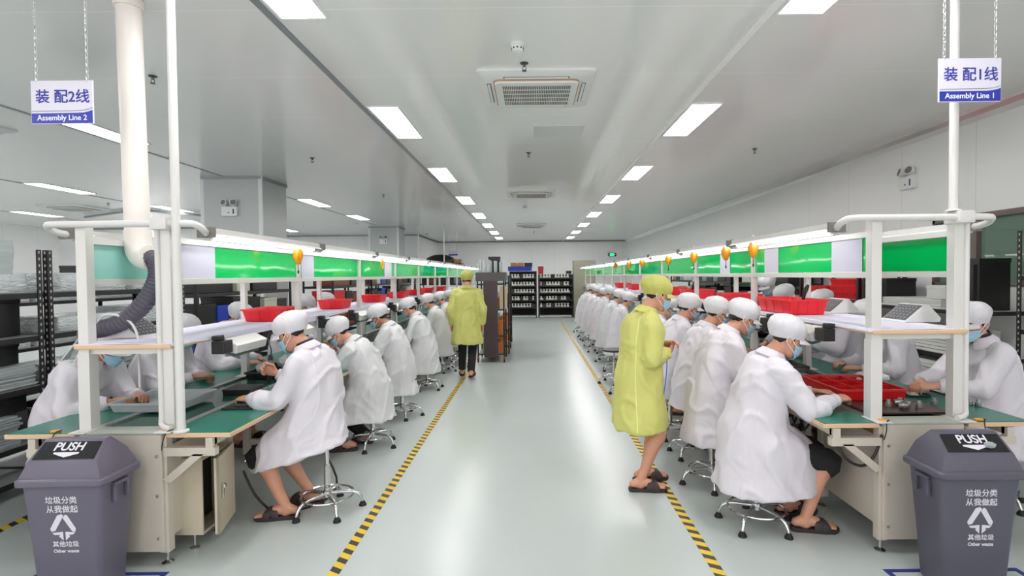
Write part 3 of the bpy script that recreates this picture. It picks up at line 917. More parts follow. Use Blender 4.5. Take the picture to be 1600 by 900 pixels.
MB().box(0.016, 0.03, -0.37, -0.345, 0.2, 0.29, Md).box(0.03, 0.04, -0.37, -0.33, 0.26, 0.28, Md).build('handle', m_chrome, dr, smooth=0, bevel=0.002)
for yy in (0.06, 0.36): leveling_foot(t, 0.02, yy, 0.11)
for o in list(t.children):
    if o.name.startswith('leveling'): o.location = (0, 0, -0.1)

t.scale = (1, 0.74, 1)

# ------------------------------------------------------------------ spring balancers
m_bal = mat('balancer_yellow', (240, 160, 24), 0.4)
def balancer(loc, label):
    t = thing('spring_balancer', label, 'tool balancer', loc, random.uniform(-0.3, 0.3), 'yellow tool balancers')
    MB().lathe([(0.0, -0.075), (0.012, -0.07), (0.026, -0.045), (0.037, -0.012), (0.038, 0.02), (0.03, 0.048), (0.014, 0.062), (0.0, 0.064)], n=18).build('body', m_bal, t)
    rb = MB()
    for a in range(6):
        an = a * PI / 3
        rb.tube([(0.013 * math.cos(an), 0.013 * math.sin(an), -0.068), (0.0365 * math.cos(an), 0.0365 * math.sin(an), -0.015), (0.0385 * math.cos(an), 0.0385 * math.sin(an), 0.02), (0.016 * math.cos(an), 0.016 * math.sin(an), 0.06)], 0.004, n=6)
    rb.build('rib', mat('balancer_orange', (226, 140, 16), 0.4), t)
    MB().tube([(0, 0, 0.06), (0, 0, 0.085), (0.01, 0, 0.1), (0, 0, 0.115), (-0.008, 0, 0.105)], 0.004, n=6).build('hook', m_chrome, t)
    MB().tube([(0, 0, -0.07), (0, 0, -0.12)], 0.003, n=6).lathe([(0.006, -0.12), (0.008, -0.13), (0.004, -0.145)], n=10).build('cable', m_black, t)
    return t
BX = RCX - 0.40
b0 = balancer((BX, 4.32, 1.795), 'yellow tool balancer hanging over the right bench, first from the front')
for i, y in enumerate((4.93, 5.9, 7.0, 8.67, 9.84, 11.4)):
    dup(b0, 'yellow tool balancer hanging over the right bench, %s from the front' % ORD[i + 1], (BX, y, 1.79))
dup(b0, 'orange tool balancer hanging over the left bench beside a taped paper', (LCX + 0.40, 4.28, 1.775))
# ring-shaped yellow tag by the left boards
t = thing('hanging_tag', 'round yellow ring tag hanging on the left bench boards', 'tag', (LCX + 0.31, 7.0, 1.76))
MB().tube([(0.0, 0.05 * math.cos(a), 0.06 * math.sin(a)) for a in np.linspace(0, 2 * PI, 20, endpoint=False)], 0.01, n=8, closed=True).build('ring', m_bal, t)
MB().tube([(0, 0, 0.06), (0, 0, 0.1)], 0.003, n=6).build('string', m_white, t)
# papers taped to the boards
def paper(x, y0, y1, label, z0=1.598, z1=1.802):
    mb = wavy_board(0, y0, y1, z0, z1, 0.001, y0 * 3, 0.0012)
    tag(mb.build('paper_sheet', m_paper, smooth=60, loc=(x, 0, 0)), label, 'paper', 'papers taped to the green boards')
    return x
m_ink = mat('ink_grey', (120, 120, 130), 0.6)
px = LCX + PU + 0.0075
paper(px, 3.07, 3.42, 'white paper sheet taped at the front end of the left green boards')
paper(px, 4.70, 4.97, 'white paper sheet on the left boards beside the orange balancer')
paper(px, 7.35, 7.72, 'white paper sheet on the left boards under the yellow ring tag')
qx = RCX - PU - 0.0075
paper(qx, 3.15, 3.47, 'white paper sheet taped nearest the front on the right green boards')
paper(qx, 4.22, 4.47, 'white paper sheet with a small photo on the right boards')
paper(qx, 5.25, 5.52, 'white paper sheet on the right boards between two yellow balancers')

# ------------------------------------------------------------------ people
m_skin = mat('skin', (206, 150, 124), 0.5, sss=0.15, var=0.05, vscale=14)
m_skin_d = mat('skin_tan', (176, 122, 98), 0.5, sss=0.12, var=0.05, vscale=14)
m_hair = mat('black_hair', (26, 23, 22), 0.45, bump=(60, 0.5, 0.004), stretch=(1, 1, 0.2))
m_coat = mat('white_gown', (215, 210, 218), 0.55, bump=(9, 0.22, 0.03), stretch=(1, 1, .45))
m_coat_b = mat('white_gown_cool', (210, 210, 213), 0.55, bump=(9, 0.22, 0.03), stretch=(1, 1, .45))
m_yel = mat('yellow_gown', (200, 199, 112), 0.55, bump=(9, 0.22, 0.03), stretch=(1, 1, .45))
m_cap = mat('white_cap', (212, 209, 215), 0.65, bump=(34, 0.5, 0.012), stretch=(1, 1, 0.6))
m_capy = mat('yellow_cap', (186, 184, 98), 0.65, bump=(34, 0.4, 0.01))
m_mask = mat('blue_mask', (160, 204, 228), 0.7, bump=(50, 0.2, 0.003), stretch=(0.2, 0.2, 3))
m_strap = mat('mask_strap', (236, 238, 242), 0.6)
m_short = mat('black_cloth', (26, 25, 28), 0.8, bump=(20, 0.3, 0.01))
m_navy = mat('navy_cloth', (36, 38, 66), 0.8)
m_sandal = mat('dark_sandal', (52, 44, 44), 0.6)
m_eyew = mat('eye_white', (226, 222, 218), 0.3)
m_eyed = mat('eye_dark', (30, 22, 18), 0.2)
m_pipe = mat('gown_piping', (228, 222, 232), 0.55)
m_pipey = mat('gown_piping_yellow', (236, 240, 160), 0.55)

HT = [(-0.118, .060, .030, .018), (-0.110, .078, .004, .034), (-0.09, .088, -.02, .048), (-0.06, .090, -.05, .060), (-0.03, .091, -.075, .067),
      (0.0, .090, -.092, .072), (.03, .092, -.100, .0755), (.06, .086, -.098, .074), (.085, .066, -.082, .062), (.105, .030, -.050, .038), (.115, .004, -.015, .012)]
HTz = [h[0] for h in HT]
def head_prof(z):
    return tuple(np.interp(z, HTz, [h[i] for h in HT]) for i in (1, 2, 3))
def head_pt(th, z, off=0.0):
    f, b, w = head_prof(z)
    cx, rx = (f + b) / 2, (f - b) / 2
    return (cx + (rx + off) * math.cos(th), (w + off) * math.sin(th), z)

def add_head(mb, T):
    zs = np.linspace(-.118, .115, 22)
    mb.loft([[T @ Vector(head_pt(2 * PI * k / 24, z)) for k in range(24)] for z in zs])
    R3 = T.to_3x3()
    mb.ell(T @ Vector((.094, 0, -.022)), (.02, .014, .026), 10, R3)
    mb.ell(T @ Vector((.086, 0, .004)), (.014, .009, .03), 10, R3)
    mb.ell(T @ Vector((.088, 0, -.062)), (.009, .024, .008), 10, R3)
    mb.ell(T @ Vector((.084, 0, -.072)), (.009, .02, .008), 10, R3)
    mb.ell(T @ Vector((.076, .034, .03)), (.014, .024, .008), 10, R3)
    mb.ell(T @ Vector((.076, -.034, .03)), (.014, .024, .008), 10, R3)
    for s in (-1, 1):
        mb.ell(T @ Vector((-.012, s * .077, -.008)), (.021, .009, .032), 10, R3)
        mb.ell(T @ Vector((-.004, s * .081, -.03)), (.011, .007, .012), 8, R3)

def patch(T, th0, th1, zlo, zhi, off, thick, nt=20, nz=8, mb=None, offf=None):
    """closed shell over part of the head"""
    mb = mb or MB()
    def pt(i, j, o):
        th = th0 + (th1 - th0) * i / nt
        a, b = zlo(th), zhi(th)
        z = a + (b - a) * j / nz
        e = o + (offf(th, j / nz) if offf else 0)
        return T @ Vector(head_pt(th, z, e))
    W = nz + 1
    o_ = [pt(i, j, off) for i in range(nt + 1) for j in range(W)]
    i_ = [pt(i, j, off - thick) for i in range(nt + 1) for j in range(W)]
    N = len(o_); fs = []
    for i in range(nt):
        for j in range(nz):
            q = (i * W + j, (i + 1) * W + j, (i + 1) * W + j + 1, i * W + j + 1)
            fs.append(q); fs.append(tuple(x + N for x in q[::-1]))
    rim = [i * W for i in range(nt + 1)] + [nt * W + j for j in range(1, W)] + [i * W + nz for i in range(nt - 1, -1, -1)] + [j for j in range(nz - 1, 0, -1)]
    for k in range(len(rim)): fs.append((rim[k], rim[k - 1], rim[k - 1] + N, rim[k] + N))
    mb.add(o_ + i_, fs)
    return mb

def ik(a, c, l1, l2, pole):
    a, c, pole = Vector(a), Vector(c), Vector(pole)
    d = c - a; L = min(d.length, (l1 + l2) * 0.995)
    dn = d.normalized()
    c = a + dn * L
    x = (l1 * l1 - l2 * l2 + L * L) / (2 * L)
    h = math.sqrt(max(0, l1 * l1 - x * x))
    p = pole - dn * pole.dot(dn)
    p.normalize()
    return a + dn * x + p * h, c

def add_hand(mb, W, d, n, side, curl=35, spread=1.0, thumb_in=0.5):
    """W wrist, d pointing direction, n palm normal (the way the fingers curl), side=+1 if the thumb is at d x n side"""
    W, d, n = Vector(W), Vector(d).normalized(), Vector(n)
    n = (n - d * n.dot(d)).normalized()
    s = d.cross(n) * side
    mb.tube([W - d * .03, W, W + d * .03, W + d * .07, W + d * .088], [.024, .026, .036, .040, .036], [.019, .019, .016, .014, .010], ref=s, n=12, rnd=True)
    for k, (o, L, r) in enumerate(((.030, .066, .0088), (.0105, .075, .0092), (-.0095, .070, .0088), (-.028, .054, .0078))):
        p = W + d * (.083 - .006 * abs(k - 1.3)) + s * o * spread
        dd = (d + s * (o * 2.0 * (spread - 0.4))).normalized()
        pts = [p - dd * .02, p]
        rr = [r, r]
        ang = R(curl * (0.55 + 0.1 * k)); cur = 0
        for q, f in enumerate((.46, .31, .23)):
            cur += ang
            v = dd * math.cos(cur) + n * math.sin(cur)
            p = p + v * (L * f); pts.append(p); rr.append(r * (0.97 - .08 * q))
        mb.tube(pts, rr, n=8, rnd=True)
    p = W + d * .022 + s * .028
    v1 = (d * .62 + s * .62 + n * .35 * thumb_in).normalized(); v2 = (d * .9 + s * .05 + n * .5 * thumb_in).normalized()
    mb.tube([p - v1 * .015, p + v1 * .032, p + v1 * .032 + v2 * .026, p + v1 * .032 + v2 * .048], [.013, .0115, .0105, .009], n=8, rnd=True)

def add_foot(mb, A, yaw, z0=0.022):
    """A ankle point; the foot points along yaw in the local xy plane; sole at A.z-.075+z0"""
    M = Matrix.Translation((A[0], A[1], A[2] - 0.075 + z0)) @ Matrix.Rotation(yaw, 4, 'Z')
    P = lambda x, y, z: M @ Vector((x, y, z))
    ax = M.to_3x3() @ Vector((0, 1, 0))
    mb.tube([P(-.055, 0, .03), P(-.03, 0, .036), P(.02, 0, .042), P(.07, .002, .034), P(.12, .004, .022), P(.15, .004, .015)], [.026, .032, .034, .041, .044, .036], [.026, .034, .036, .03, .019, .013], ref=ax, n=14, rnd=True)
    for k, (y, L, r) in enumerate(((.034, .045, .013), (.013, .046, .0105), (-.005, .042, .0098), (-.021, .036, .0092), (-.034, .028, .0085))):
        mb.tube([P(.135, y, .013), P(.16, y, .014), P(.135 + L, y * 1.03, .010)], r, n=8, rnd=True)
    return M

def sandal(M, parent, flip, mtl):
    """slipper: contoured sole and two crossing straps; M = foot frame (heel towards -x)"""
    out = [(-.082, -.02), (-.086, .0), (-.082, .02), (-.06, .034), (0, .036), (.06, .044), (.12, .05), (.17, .044), (.195, .022), (.198, 0.0), (.19, -.022), (.16, -.042), (.1, -.046), (.05, -.04), (0, -.034), (-.06, -.033)]
    q = MB()
    q.loft([[M @ Vector((x * 1.0, y, -.022)) for x, y in out], [M @ Vector((x * 1.03, y * 1.05, -.006)) for x, y in out], [M @ Vector((x * 1.02, y * 1.04, .004)) for x, y in out]])
    so = q.build('sandal', mtl, parent)
    st = MB()
    for a, b in ((0.055, 0.115), (0.115, 0.06)):
        rows = []
        for i in range(13):
            t = i / 12; an = PI * t
            x = a + (b - a) * t
            y = .05 * math.cos(an); z = .004 + (.058 - .26 * max(0, x - .06)) * math.sin(an) ** .8
            rows.append(M @ Vector((x, y, z)))
        st.tube(rows, [.024] * 13, [.0035] * 13, ref=M.to_3x3() @ Vector((1, 0, 0)), n=8)
    st.build('strap', mtl, so)

def srot(t): return Matrix.Rotation(R(t), 3, 'Y')

def ring_pts(cx, cy, cz, rx, ry, tilt, ex=2.35, n=36):
    Rm = srot(tilt); out = []
    for k in range(n):
        th = 2 * PI * k / n
        c, s = math.cos(th), math.sin(th)
        p = Vector((rx * math.copysign(abs(c) ** (2 / ex), c), ry * math.copysign(abs(s) ** (2 / ex), s), 0))
        out.append(Vector((cx, cy, cz)) + Rm @ p)
    return out

def folds(me, seed, amp, skirt_z, sleeve_amp=1.0):
    n = len(me.vertices)
    co = np.empty(n * 3); me.vertices.foreach_get('co', co); co = co.reshape(-1, 3)
    no = np.empty(n * 3); me.vertices.foreach_get('normal', no) if hasattr(me.vertices[0], 'normal') else None
    no = np.array([v.normal[:] for v in me.vertices])
    d = np.empty(n)
    nz = noise.noise
    for i in range(n):
        x, y, z = co[i]
        a = nz(Vector((x * 10 + z * 2 + seed, y * 10, z * 2.4)))
        w = nz(Vector((x * 4, y * 4 + seed, z * 4))) * 0.9
        b = 1 - 2.2 * abs(nz(Vector((x * 8 + w * 1.5, y * 8 - w + seed * 2, z * 8 + w * 2))))
        c = nz(Vector((x * 24, y * 24 + seed, z * 14)))
        e = abs(nz(Vector(((x + z * .6) * 5 + seed, (y * 1.2 + z * .35) * 5, z * 2.2 + seed))))
        e = max(0, 1 - e * 5)
        d[i] = amp * (1.15 * a + 0.27 * b + 0.08 * c + 0.9 * e - .35)
    co += no * d[:, None]
    me.vertices.foreach_set('co', co.reshape(-1)); me.update()

def person(label, pos, face, kind='sit', sh=0.46, lean=12, hunch=14, nod=28, turn=0, tiltr=0, hl=None, hr=None, hem=0.36, kx=0.46, feet=None, foot_z=(0, 0),
           coat='white', legs='shorts', hair='short', det=1, scale=1.0, curl=(40, 40), palm=None, seed=0, stature=1.0, mask=True, cap_tilt=0, head_fwd=0.0, step=None,
           arm_out=0.25, extras=None, skin=None, skirt_back=-0.2, shirt=False, htilt=0):
    """pose in a frame with the person facing +x, z up, origin on the floor under the pelvis"""
    rnd = random.Random(seed * 13 + 5)
    skin = skin or m_skin
    mc = {'white': m_coat, 'cool': m_coat_b, 'yellow': m_yel}[coat]
    mcap = m_capy if coat == 'yellow' else m_cap
    root = thing('person', label, 'person', (pos[0], pos[1], 0), R(face))
    vox_b = {1: .0055, 2: .008, 3: .012}[det]; vox_c = {1: .0105, 2: .014, 3: .02}[det]
    sit = kind == 'sit'
    P = Vector((0, 0, sh + 0.10)) if sit else Vector((0, 0, 0.86 * stature))
    k_ = stature
    e1 = srot(lean) @ Vector((0, 0, 1)); e2 = srot(lean + hunch) @ Vector((0, 0, 1)); e3 = srot(lean + hunch + nod * 0.5 + 8) @ Vector((0, 0, 1))
    chest = P + e1 * 0.29 * k_
    N = chest + e2 * 0.20 * k_
    top = N + e3 * 0.085
    TH = Matrix.Translation(top) @ Matrix.Rotation(R(turn), 4, 'Z') @ Matrix.Rotation(R(nod), 4, 'Y') @ Matrix.Rotation(R(tiltr), 4, 'X') @ Matrix.Translation((0.022 + head_fwd, 0, 0.085))
    # ---- body
    mb = MB()
    add_head(mb, TH)
    hc = TH @ Vector((-.018, 0, -.03))
    mb.tube([N - e2 * .05, N + e2 * .02, top, hc], [.075, .06, .055, .052], n=16, smooth=3)
    tors = [(P - Vector((0, 0, .06)), .10, .15), (P + e1 * .05, .105, .155), (P + e1 * .16, .09, .135), (chest, .10, .15), (chest + e2 * .1, .105, .165), (N - e2 * .03, .075, .13), (N, .055, .06)]
    mb.tube([p for p, a, b in tors], [b for p, a, b in tors], [a for p, a, b in tors], ref=(0, 1, 0), n=20, smooth=3, rnd=True)
    sl, el, wr, hd = {}, {}, {}, {}
    tgt = {1: hl, -1: hr}
    for s in (1, -1):
        S = N - e2 * .055 * k_ + Vector((0, s * .165 * k_, 0))
        W = Vector(tgt[s]) if tgt[s] else (Vector((.40, s * .13, 0.80)) if sit else Vector((.02, s * .24, P.z - .06)))
        pole = Vector((-0.45, s * arm_out * 2.2, -0.9)) if (sit or tgt[s]) else Vector((-0.6, s * .3, 0))
        E, W = ik(S, W, .285 * k_, .245 * k_, pole)
        sl[s], el[s], wr[s] = S, E, W
        mb.tube([S - Vector((0, s * .03, 0)), S, (S + E) / 2, E, E + (W - E) * .35, W], [.05, .05, .046, .038, .038, .024], n=14, smooth=3, rnd=True)
        fd = (W - E).normalized()
        pn = Vector(palm[0 if s == 1 else 1]) if palm else Vector((0, -s * .35, -1))
        hdv = fd
        if tgt[s] and sit and not palm: hdv = (fd + Vector((0.35, -s * .25, -0.15))).normalized()
        hd[s] = (W, hdv, pn)
        cu = curl[0 if s == 1 else 1]
        nn = (pn - hdv * pn.dot(hdv)).normalized()
        thumb_dir = Vector((0, -s, 0)) if abs(pn.y) < .7 else Vector((0, 0, 1))
        sd = 1 if hdv.cross(nn).dot(thumb_dir) > 0 else -1
        add_hand(mb, W, hdv, pn, sd, cu)
    MF = {}
    hips, knees, ank = {}, {}, {}
    for s in (1, -1):
        hip = P + Vector((0, s * .085, -.035))
        if sit:
            fx, fy = (feet[0 if s == 1 else 1] if feet else (.30, s * .11))
            A = Vector((fx, fy, .075 + foot_z[0 if s == 1 else 1]))
            K, A = ik(hip, A, .40, .385, Vector((1, s * .05, 0.45)))
        else:
            fx, fy = (feet[0 if s == 1 else 1] if feet else (0.0, s * .085))
            A = Vector((fx, fy, .075 + foot_z[0 if s == 1 else 1]))
            K, A = ik(hip, A, .40 * k_, .40 * k_, Vector((1, 0, 0)))
        hips[s], knees[s], ank[s] = hip, K, A
        calf = K + (A - K) * .3 + Vector((-.012, 0, 0))
        mb.tube([hip, hip + (K - hip) * .5, K, calf, K + (A - K) * .7, A, A - Vector((0, 0, .03))], [.085, .072, .054, .053, .038, .032, .034], n=16, smooth=3, rnd=True)
        MF[s] = add_foot(mb, A, s * R(6))
    bm = remesh(mb, vox_b, 3 if det < 3 else 1)
    bm.materials.append(skin)
    bm.name = 'body'
    put('body', bm, root)
    # ---- coat
    cb = MB()
    S2 = 1.0
    rows = []
    nk = lean + hunch + nod * .25
    if sit:
        zt = sh + .02
        rows = [(skirt_back + kx + .0, 0, hem, 0, 0, 0)]
        hx0, hx1 = skirt_back, kx
        def R_(x0, x1, z, ry, tl): return ((x0 + x1) / 2, 0, z, (x1 - x0) / 2, ry, tl)
        rows = [R_(hx0 - .03, hx1 + .015, hem, .248, htilt), R_(hx0 - .01, hx1 + .01, hem + (zt - hem) * .5, .230, htilt * .7), R_(hx0 + .0, hx1 + .005, zt, .228, htilt), R_(hx0 + .01, hx1 - .06, sh + .10, .222, htilt),
                R_(hx0 + .025, kx * .55, sh + .17, .21, max(lean * .4, htilt * .8)), R_(P.x + e1.x * .17 - (.155 if hx0 > -.19 else .175), P.x + e1.x * .17 + .16, sh + .10 + e1.z * .17, .20, lean)]
        if abs(hem - zt) < .05: rows = rows[:1] + rows[3:]
    else:
        zh = hem
        rows = [(0.0, 0, zh, .20, .245, 0), (0.0, 0, zh + .12, .195, .238, 0), (0, 0, P.z - .12, .175, .222, 0), (0, 0, P.z + .03, .165, .205, lean * .4), (P.x + e1.x * .15, 0, P.z + e1.z * .15, .15, .19, lean)]
    rows += [(chest.x, 0, chest.z, .148, .20, lean + hunch * .4), (chest.x + e2.x * .09, 0, chest.z + e2.z * .09, .142, .202, lean + hunch),
             (N.x - e2.x * .05 - .005, 0, N.z - e2.z * .05, .118, .165, nk), (N.x - e2.x * .012, 0, N.z - e2.z * .012, .085, .105, nk), (N.x + e2.x * .02, 0, N.z + e2.z * .02, .066, .070, nk)]
    if not sit and step: pass
    rr = catmull(rows, 4)
    cb.loft([ring_pts(*r) for r in rr])
    for s in (1, -1):
        S, E, W = sl[s], el[s], wr[s]
        cuff = W - (W - E).normalized() * .012
        q = [S - Vector((0, s * .06, -.0)), S + Vector((0, 0, 0)), S + (E - S) * .35, S + (E - S) * .75, E, E + (W - E) * .3, E + (W - E) * .65, cuff]
        cb.tube(q, [.082, .080, .074, .069, .066, .063, .055, .040 if coat != 'yellow' else .046], n=18, smooth=3, rnd=False)
    cm = remesh(cb, vox_c, 5 if det < 3 else 2)
    folds(cm, seed * 3.7 + 1, .0135 if det < 3 else .009, hem)
    if det == 1:
        pass
    cm.materials.append(mc); cm.name = 'coat'
    co = put('coat', cm, root)
    # collar
    cl = MB()
    Rn = srot(nk)
    nn_ = 28
    rings = []
    for k in range(nn_ + 1):
        th = R(20 + 320 * k / nn_)
        c_, s_ = math.cos(th), math.sin(th)
        fl = 0.012 + .010 * (1 - abs(c_))
        prof = [(.060, .040), (.068, .046), (.078 + fl, .012), (.084 + fl, -.006 - .02 * max(0, c_)), (.076 + fl, -.004 - .02 * max(0, c_)), (.066, .01)]
        rings.append([N + e2 * .008 + Rn @ Vector((r_ * c_ * 1.0, r_ * s_ * 1.05, z_)) for r_, z_ in prof])
    cl.loft(rings)
    cl.build('collar', mc, co)
    if shirt:
        sb_ = MB().loft([[N + e2 * .02 + Rn @ Vector((r_ * math.cos(2 * PI * k / 24), r_ * math.sin(2 * PI * k / 24), z_)) for k in range(24)] for r_, z_ in ((.058, -.02), (.064, .03), (.061, .05), (.056, .05), (.052, .0))], close=False)
        sb_.build('shirt_collar', m_navy, root)
    # piping seams and cuffs on the nearer coats
    if det <= 2:
        bvh = BVHTree.FromPolygons([v.co for v in cm.vertices], [tuple(p.vertices) for p in cm.polygons])
        sm = MB()
        ztop = N.z - .01
        for s in (1, -1):
            for th0, th1, dz in ((118, 108, 0),):
                pts = []
                for i in range(26):
                    t = i / 25
                    z = ztop + (hem + .02 - ztop) * t
                    # axis point of the coat at height z
                    zs = [r[2] for r in rr]; o_ = np.argsort(zs)
                    ax = float(np.interp(z, np.array(zs)[o_], np.array([r[0] for r in rr])[o_])) if sit else float(np.interp(z, np.array(zs)[o_], np.array([r[0] for r in rr])[o_]))
                    if sit and z < sh + .2: ax = min(ax, ax)
                    th = R(th0 + (th1 - th0) * t)
                    d_ = Vector((math.cos(th), s * math.sin(th), 0))
                    h = bvh.ray_cast(Vector((ax, 0, z)), d_)
                    loc = None; o2 = Vector((ax, 0, z))
                    if h[0] is not None and h[3] < .34: pts.append(h[0] + d_ * .0012)
                if len(pts) > 6:
                    keep = [pts[0]]
                    for p_ in pts[1:]:
                        if (p_ - keep[-1]).length < .13: keep.append(p_)
                    if len(keep) > 5: sm.tube(keep, .0026, .0016, n=6, smooth=3)
            if sm.v: sm.build('piping', m_pipey if coat == 'yellow' else m_pipe, co)
            sm = MB()
        for s in (1, -1):
            cf = MB()
            d_ = (wr[s] - el[s]).normalized(); c_ = wr[s] - d_ * .014
            r_ = .040 if coat != 'yellow' else .046
            cf.tube([c_ - d_ * .022, c_ - d_ * .012, c_, c_ + d_ * .006], [r_ - .001, r_ + .001, r_ - .001, r_ - .004], n=16)
            cf.build('cuff', mc, co)
    # ---- lower clothes
    if legs in ('shorts', 'trousers'):
        lg = MB()
        lg.ell(P + Vector((.02, 0, -.05)), (.1, .15, .08), 14)
        for s in (1, -1):
            h, K, A = hips[s], knees[s], ank[s]
            if legs == 'shorts': lg.tube([h, h + (K - h) * .8, K + (K - h) * .06 - Vector((0, 0, .0)), K + (A - K) * .14], [.086, .078, .072, .068], n=16, smooth=3, rnd=False)
            else: lg.tube([h, h + (K - h) * .75, K, K + (A - K) * .5, A + Vector((0, 0, .02))], [.09, .08, .072, .064, .056], n=16, smooth=3)
        lg.build('shorts' if legs == 'shorts' else 'trousers', m_short, root)
    for s in (1, -1): sandal(MF[s], root, s, m_sandal)
    # ---- cap
    TC = TH @ Matrix.Rotation(R(-12 + cap_tilt), 4, 'Y')
    cp = MB(); nseg = 40
    prof = [(.0, .101, .082, -.004), (.016, .108, .091, -.008), (.034, .117, .101, -.014), (.056, .121, .105, -.019), (.078, .117, .102, -.022), (.099, .106, .093, -.024), (.117, .088, .078, -.024), (.131, .062, .056, -.022), (.139, .032, .029, -.020), (.141, .008, .008, -.02)]
    rg = []
    ph = rnd.random() * 6
    for z, rx, ry, cx in prof:
        ring = []
        for k in range(nseg):
            th = 2 * PI * k / nseg
            w = 1 + (.012 * math.sin(11 * th + ph) + .016 * math.sin(23 * th + 3 * ph + 30 * z) * (1 if z > .035 else .15) + .055 * noise.noise(Vector((3 * math.cos(th), 3 * math.sin(th), z * 20 + seed))) * (1 if z > .035 else .2))
            zz = z + .008 * noise.noise(Vector((2 * math.cos(th) + seed, 2 * math.sin(th), z * 9))) - (.012 if (z < .02 and math.cos(th) < 0) else 0)
            ring.append(TC @ Vector((cx + rx * w * math.cos(th), ry * w * math.sin(th), zz)))
        rg.append(ring)
    inner = [[TC @ Vector((prof[0][3] + (prof[0][1] - .004) * math.cos(2 * PI * k / nseg), (prof[0][2] - .004) * math.sin(2 * PI * k / nseg), z_)) for k in range(nseg)] for z_ in (.06, .006)]
    cp.loft(inner + rg)
    ca = cp.build('cap', mcap, root, smooth=60)
    vz = MB(); to, bo = [], []
    for j in range(5):
        t = j / 4
        for i in range(17):
            th = R(-62 + 124 * i / 16)
            out_ = .046 * t * (math.cos(th * 1.35) ** .6 if math.cos(th * 1.35) > 0 else 0)
            p = Vector((-.003 + (.099 + out_) * math.cos(th) , (.080 + out_ * .6) * math.sin(th), .012 - .024 * t * (1 + .4 * math.sin(th) ** 2)))
            to.append(TC @ p); bo.append(TC @ (p - Vector((0, 0, .004))))
    fs = []
    for j in range(4):
        for i in range(16):
            q = (j * 17 + i, j * 17 + i + 1, (j + 1) * 17 + i + 1, (j + 1) * 17 + i)
            fs.append(q); fs.append(tuple(x + 85 for x in q[::-1]))
    rim = [i for i in range(17)] + [j * 17 + 16 for j in range(1, 5)] + [4 * 17 + i for i in range(15, -1, -1)] + [j * 17 for j in range(3, 0, -1)]
    for k in range(len(rim)): fs.append((rim[k], rim[k - 1], rim[k - 1] + 85, rim[k] + 85))
    vz.add(to + bo, fs); vz.build('visor', mcap, ca, smooth=60)
    # ---- hair
    hb = patch(TH, R(100), R(260), lambda th: -.062 + .05 * max(0, 1 - abs(th - PI) / R(55)) * -0.2 + .05 * (abs(th - PI) / R(80)) ** 2, lambda th: .04, .010, .012, 24, 8)
    for s in (1, -1):
        hb = patch(TH, s * R(72), s * R(100), lambda th: -.012 + .03 * (abs(th) < R(80)), lambda th: .04, .007, .009, 6, 4, mb=hb)
    if hair == 'bun':
        hb.ell(TH @ Vector((-.074, 0, -.032)), (.036, .058, .030), 14, TH.to_3x3())
    if hair == 'pony':
        hb.tube([TH @ Vector((-.10, 0, .0)), TH @ Vector((-.13, 0, -.04)), TH @ Vector((-.12, 0, -.11)), TH @ Vector((-.11, 0, -.17))], [.03, .034, .028, .01], n=12, smooth=3)
    hb.build('hair', m_hair, root, smooth=70)
    # ---- mask with ear loops
    if mask:
        mk = patch(TH, R(-70), R(70), lambda th: -.122 + .042 * (abs(th) / R(70)) ** 1.5, lambda th: -.008 - .026 * (abs(th) / R(70)) ** .8, .009, .0025, 24, 10,
                   offf=lambda th, j: .014 * math.exp(-(th / .35) ** 2) * (1 - abs(j - .62) * 1.3) + .003 * math.sin(j * 18))
        mo = mk.build('mask', m_mask, root, smooth=60)
        for s in (1, -1):
            lp = MB()
            a = TH @ Vector(head_pt(s * R(69), -.036, .010)); b_ = TH @ Vector(head_pt(s * R(69), -.078, .010))
            e = TH @ Vector((-.03, s * .088, .012)); f = TH @ Vector((-.03, s * .084, -.03))
            lp.tube([a, (a + e) / 2 + (e - TH @ Vector((0, 0, 0))) * .02, e, f, (b_ + f) / 2, b_], .0021, n=6, smooth=3)
            lp.build('ear_loop', m_strap, mo)
    # ---- eyes and brows
    for s in (1, -1):
        ey = MB(); ed = MB()
        ey.ell(TH @ Vector((.0795, s * .031, .010)), (.0085, .0135, .006), 10, TH.to_3x3())
        ed.ell(TH @ Vector((.0845, s * .031, .009)), (.0042, .0058, .0054), 10, TH.to_3x3())
        eo = ey.build('eye', m_eyew, root); ed.build('iris', m_eyed, eo)
    for s in (1, -1): MB().tube([TH @ Vector((.092, s * .016, .031)), TH @ Vector((.090, s * .034, .036)), TH @ Vector((.076, s * .052, .031))], [.003, .0035, .0015], n=6, smooth=2).build('eyebrow', m_hair, root)
    info = dict(root=root, TH=TH, wr=wr, el=el, hd=hd, N=N, P=P, coat=co)
    if extras: extras(info)
    return info

# ------------------------------------------------------------------ stools
m_seat = mat('stool_seat', (44, 42, 46), 0.5)
st_ring = MB().tube([(0.172 * math.cos(a), 0.172 * math.sin(a), 0.105) for a in np.linspace(0, 2 * PI, 36, endpoint=False)], 0.008, n=8, closed=True).mesh('foot_ring', m_chrome)
sl_ = MB().tube([(0.02, 0, 0.115), (0.12, 0, 0.112), (0.17, 0, 0.104), (0.205, 0, 0.082), (0.222, 0, 0.05), (0.228, 0, 0.03)], [.012, .012, .012, .012, .011, .010], n=10, smooth=3).mesh('leg', m_chrome)
sf_ = MB().lathe([(0.0, 0), (0.026, 0), (0.025, 0.01), (0.014, 0.03), (0.01, 0.034)], c=(0.229, 0, 0), n=16).mesh('rubber_foot', m_rubber)
s_col = MB().lathe([(0.03, 0.095), (0.03, 0.135), (0.022, 0.14), (0.0205, 0.30), (0.022, 0.305), (0.022, 0.315), (0.014, 0.317), (0.014, 0.40)], n=18).mesh('column', m_chrome)
s_up = MB().lathe([(0.0145, -0.16), (0.0145, -0.035), (0.05, -0.03), (0.07, -0.022)], n=18).mesh('gas_rod', m_chrome)
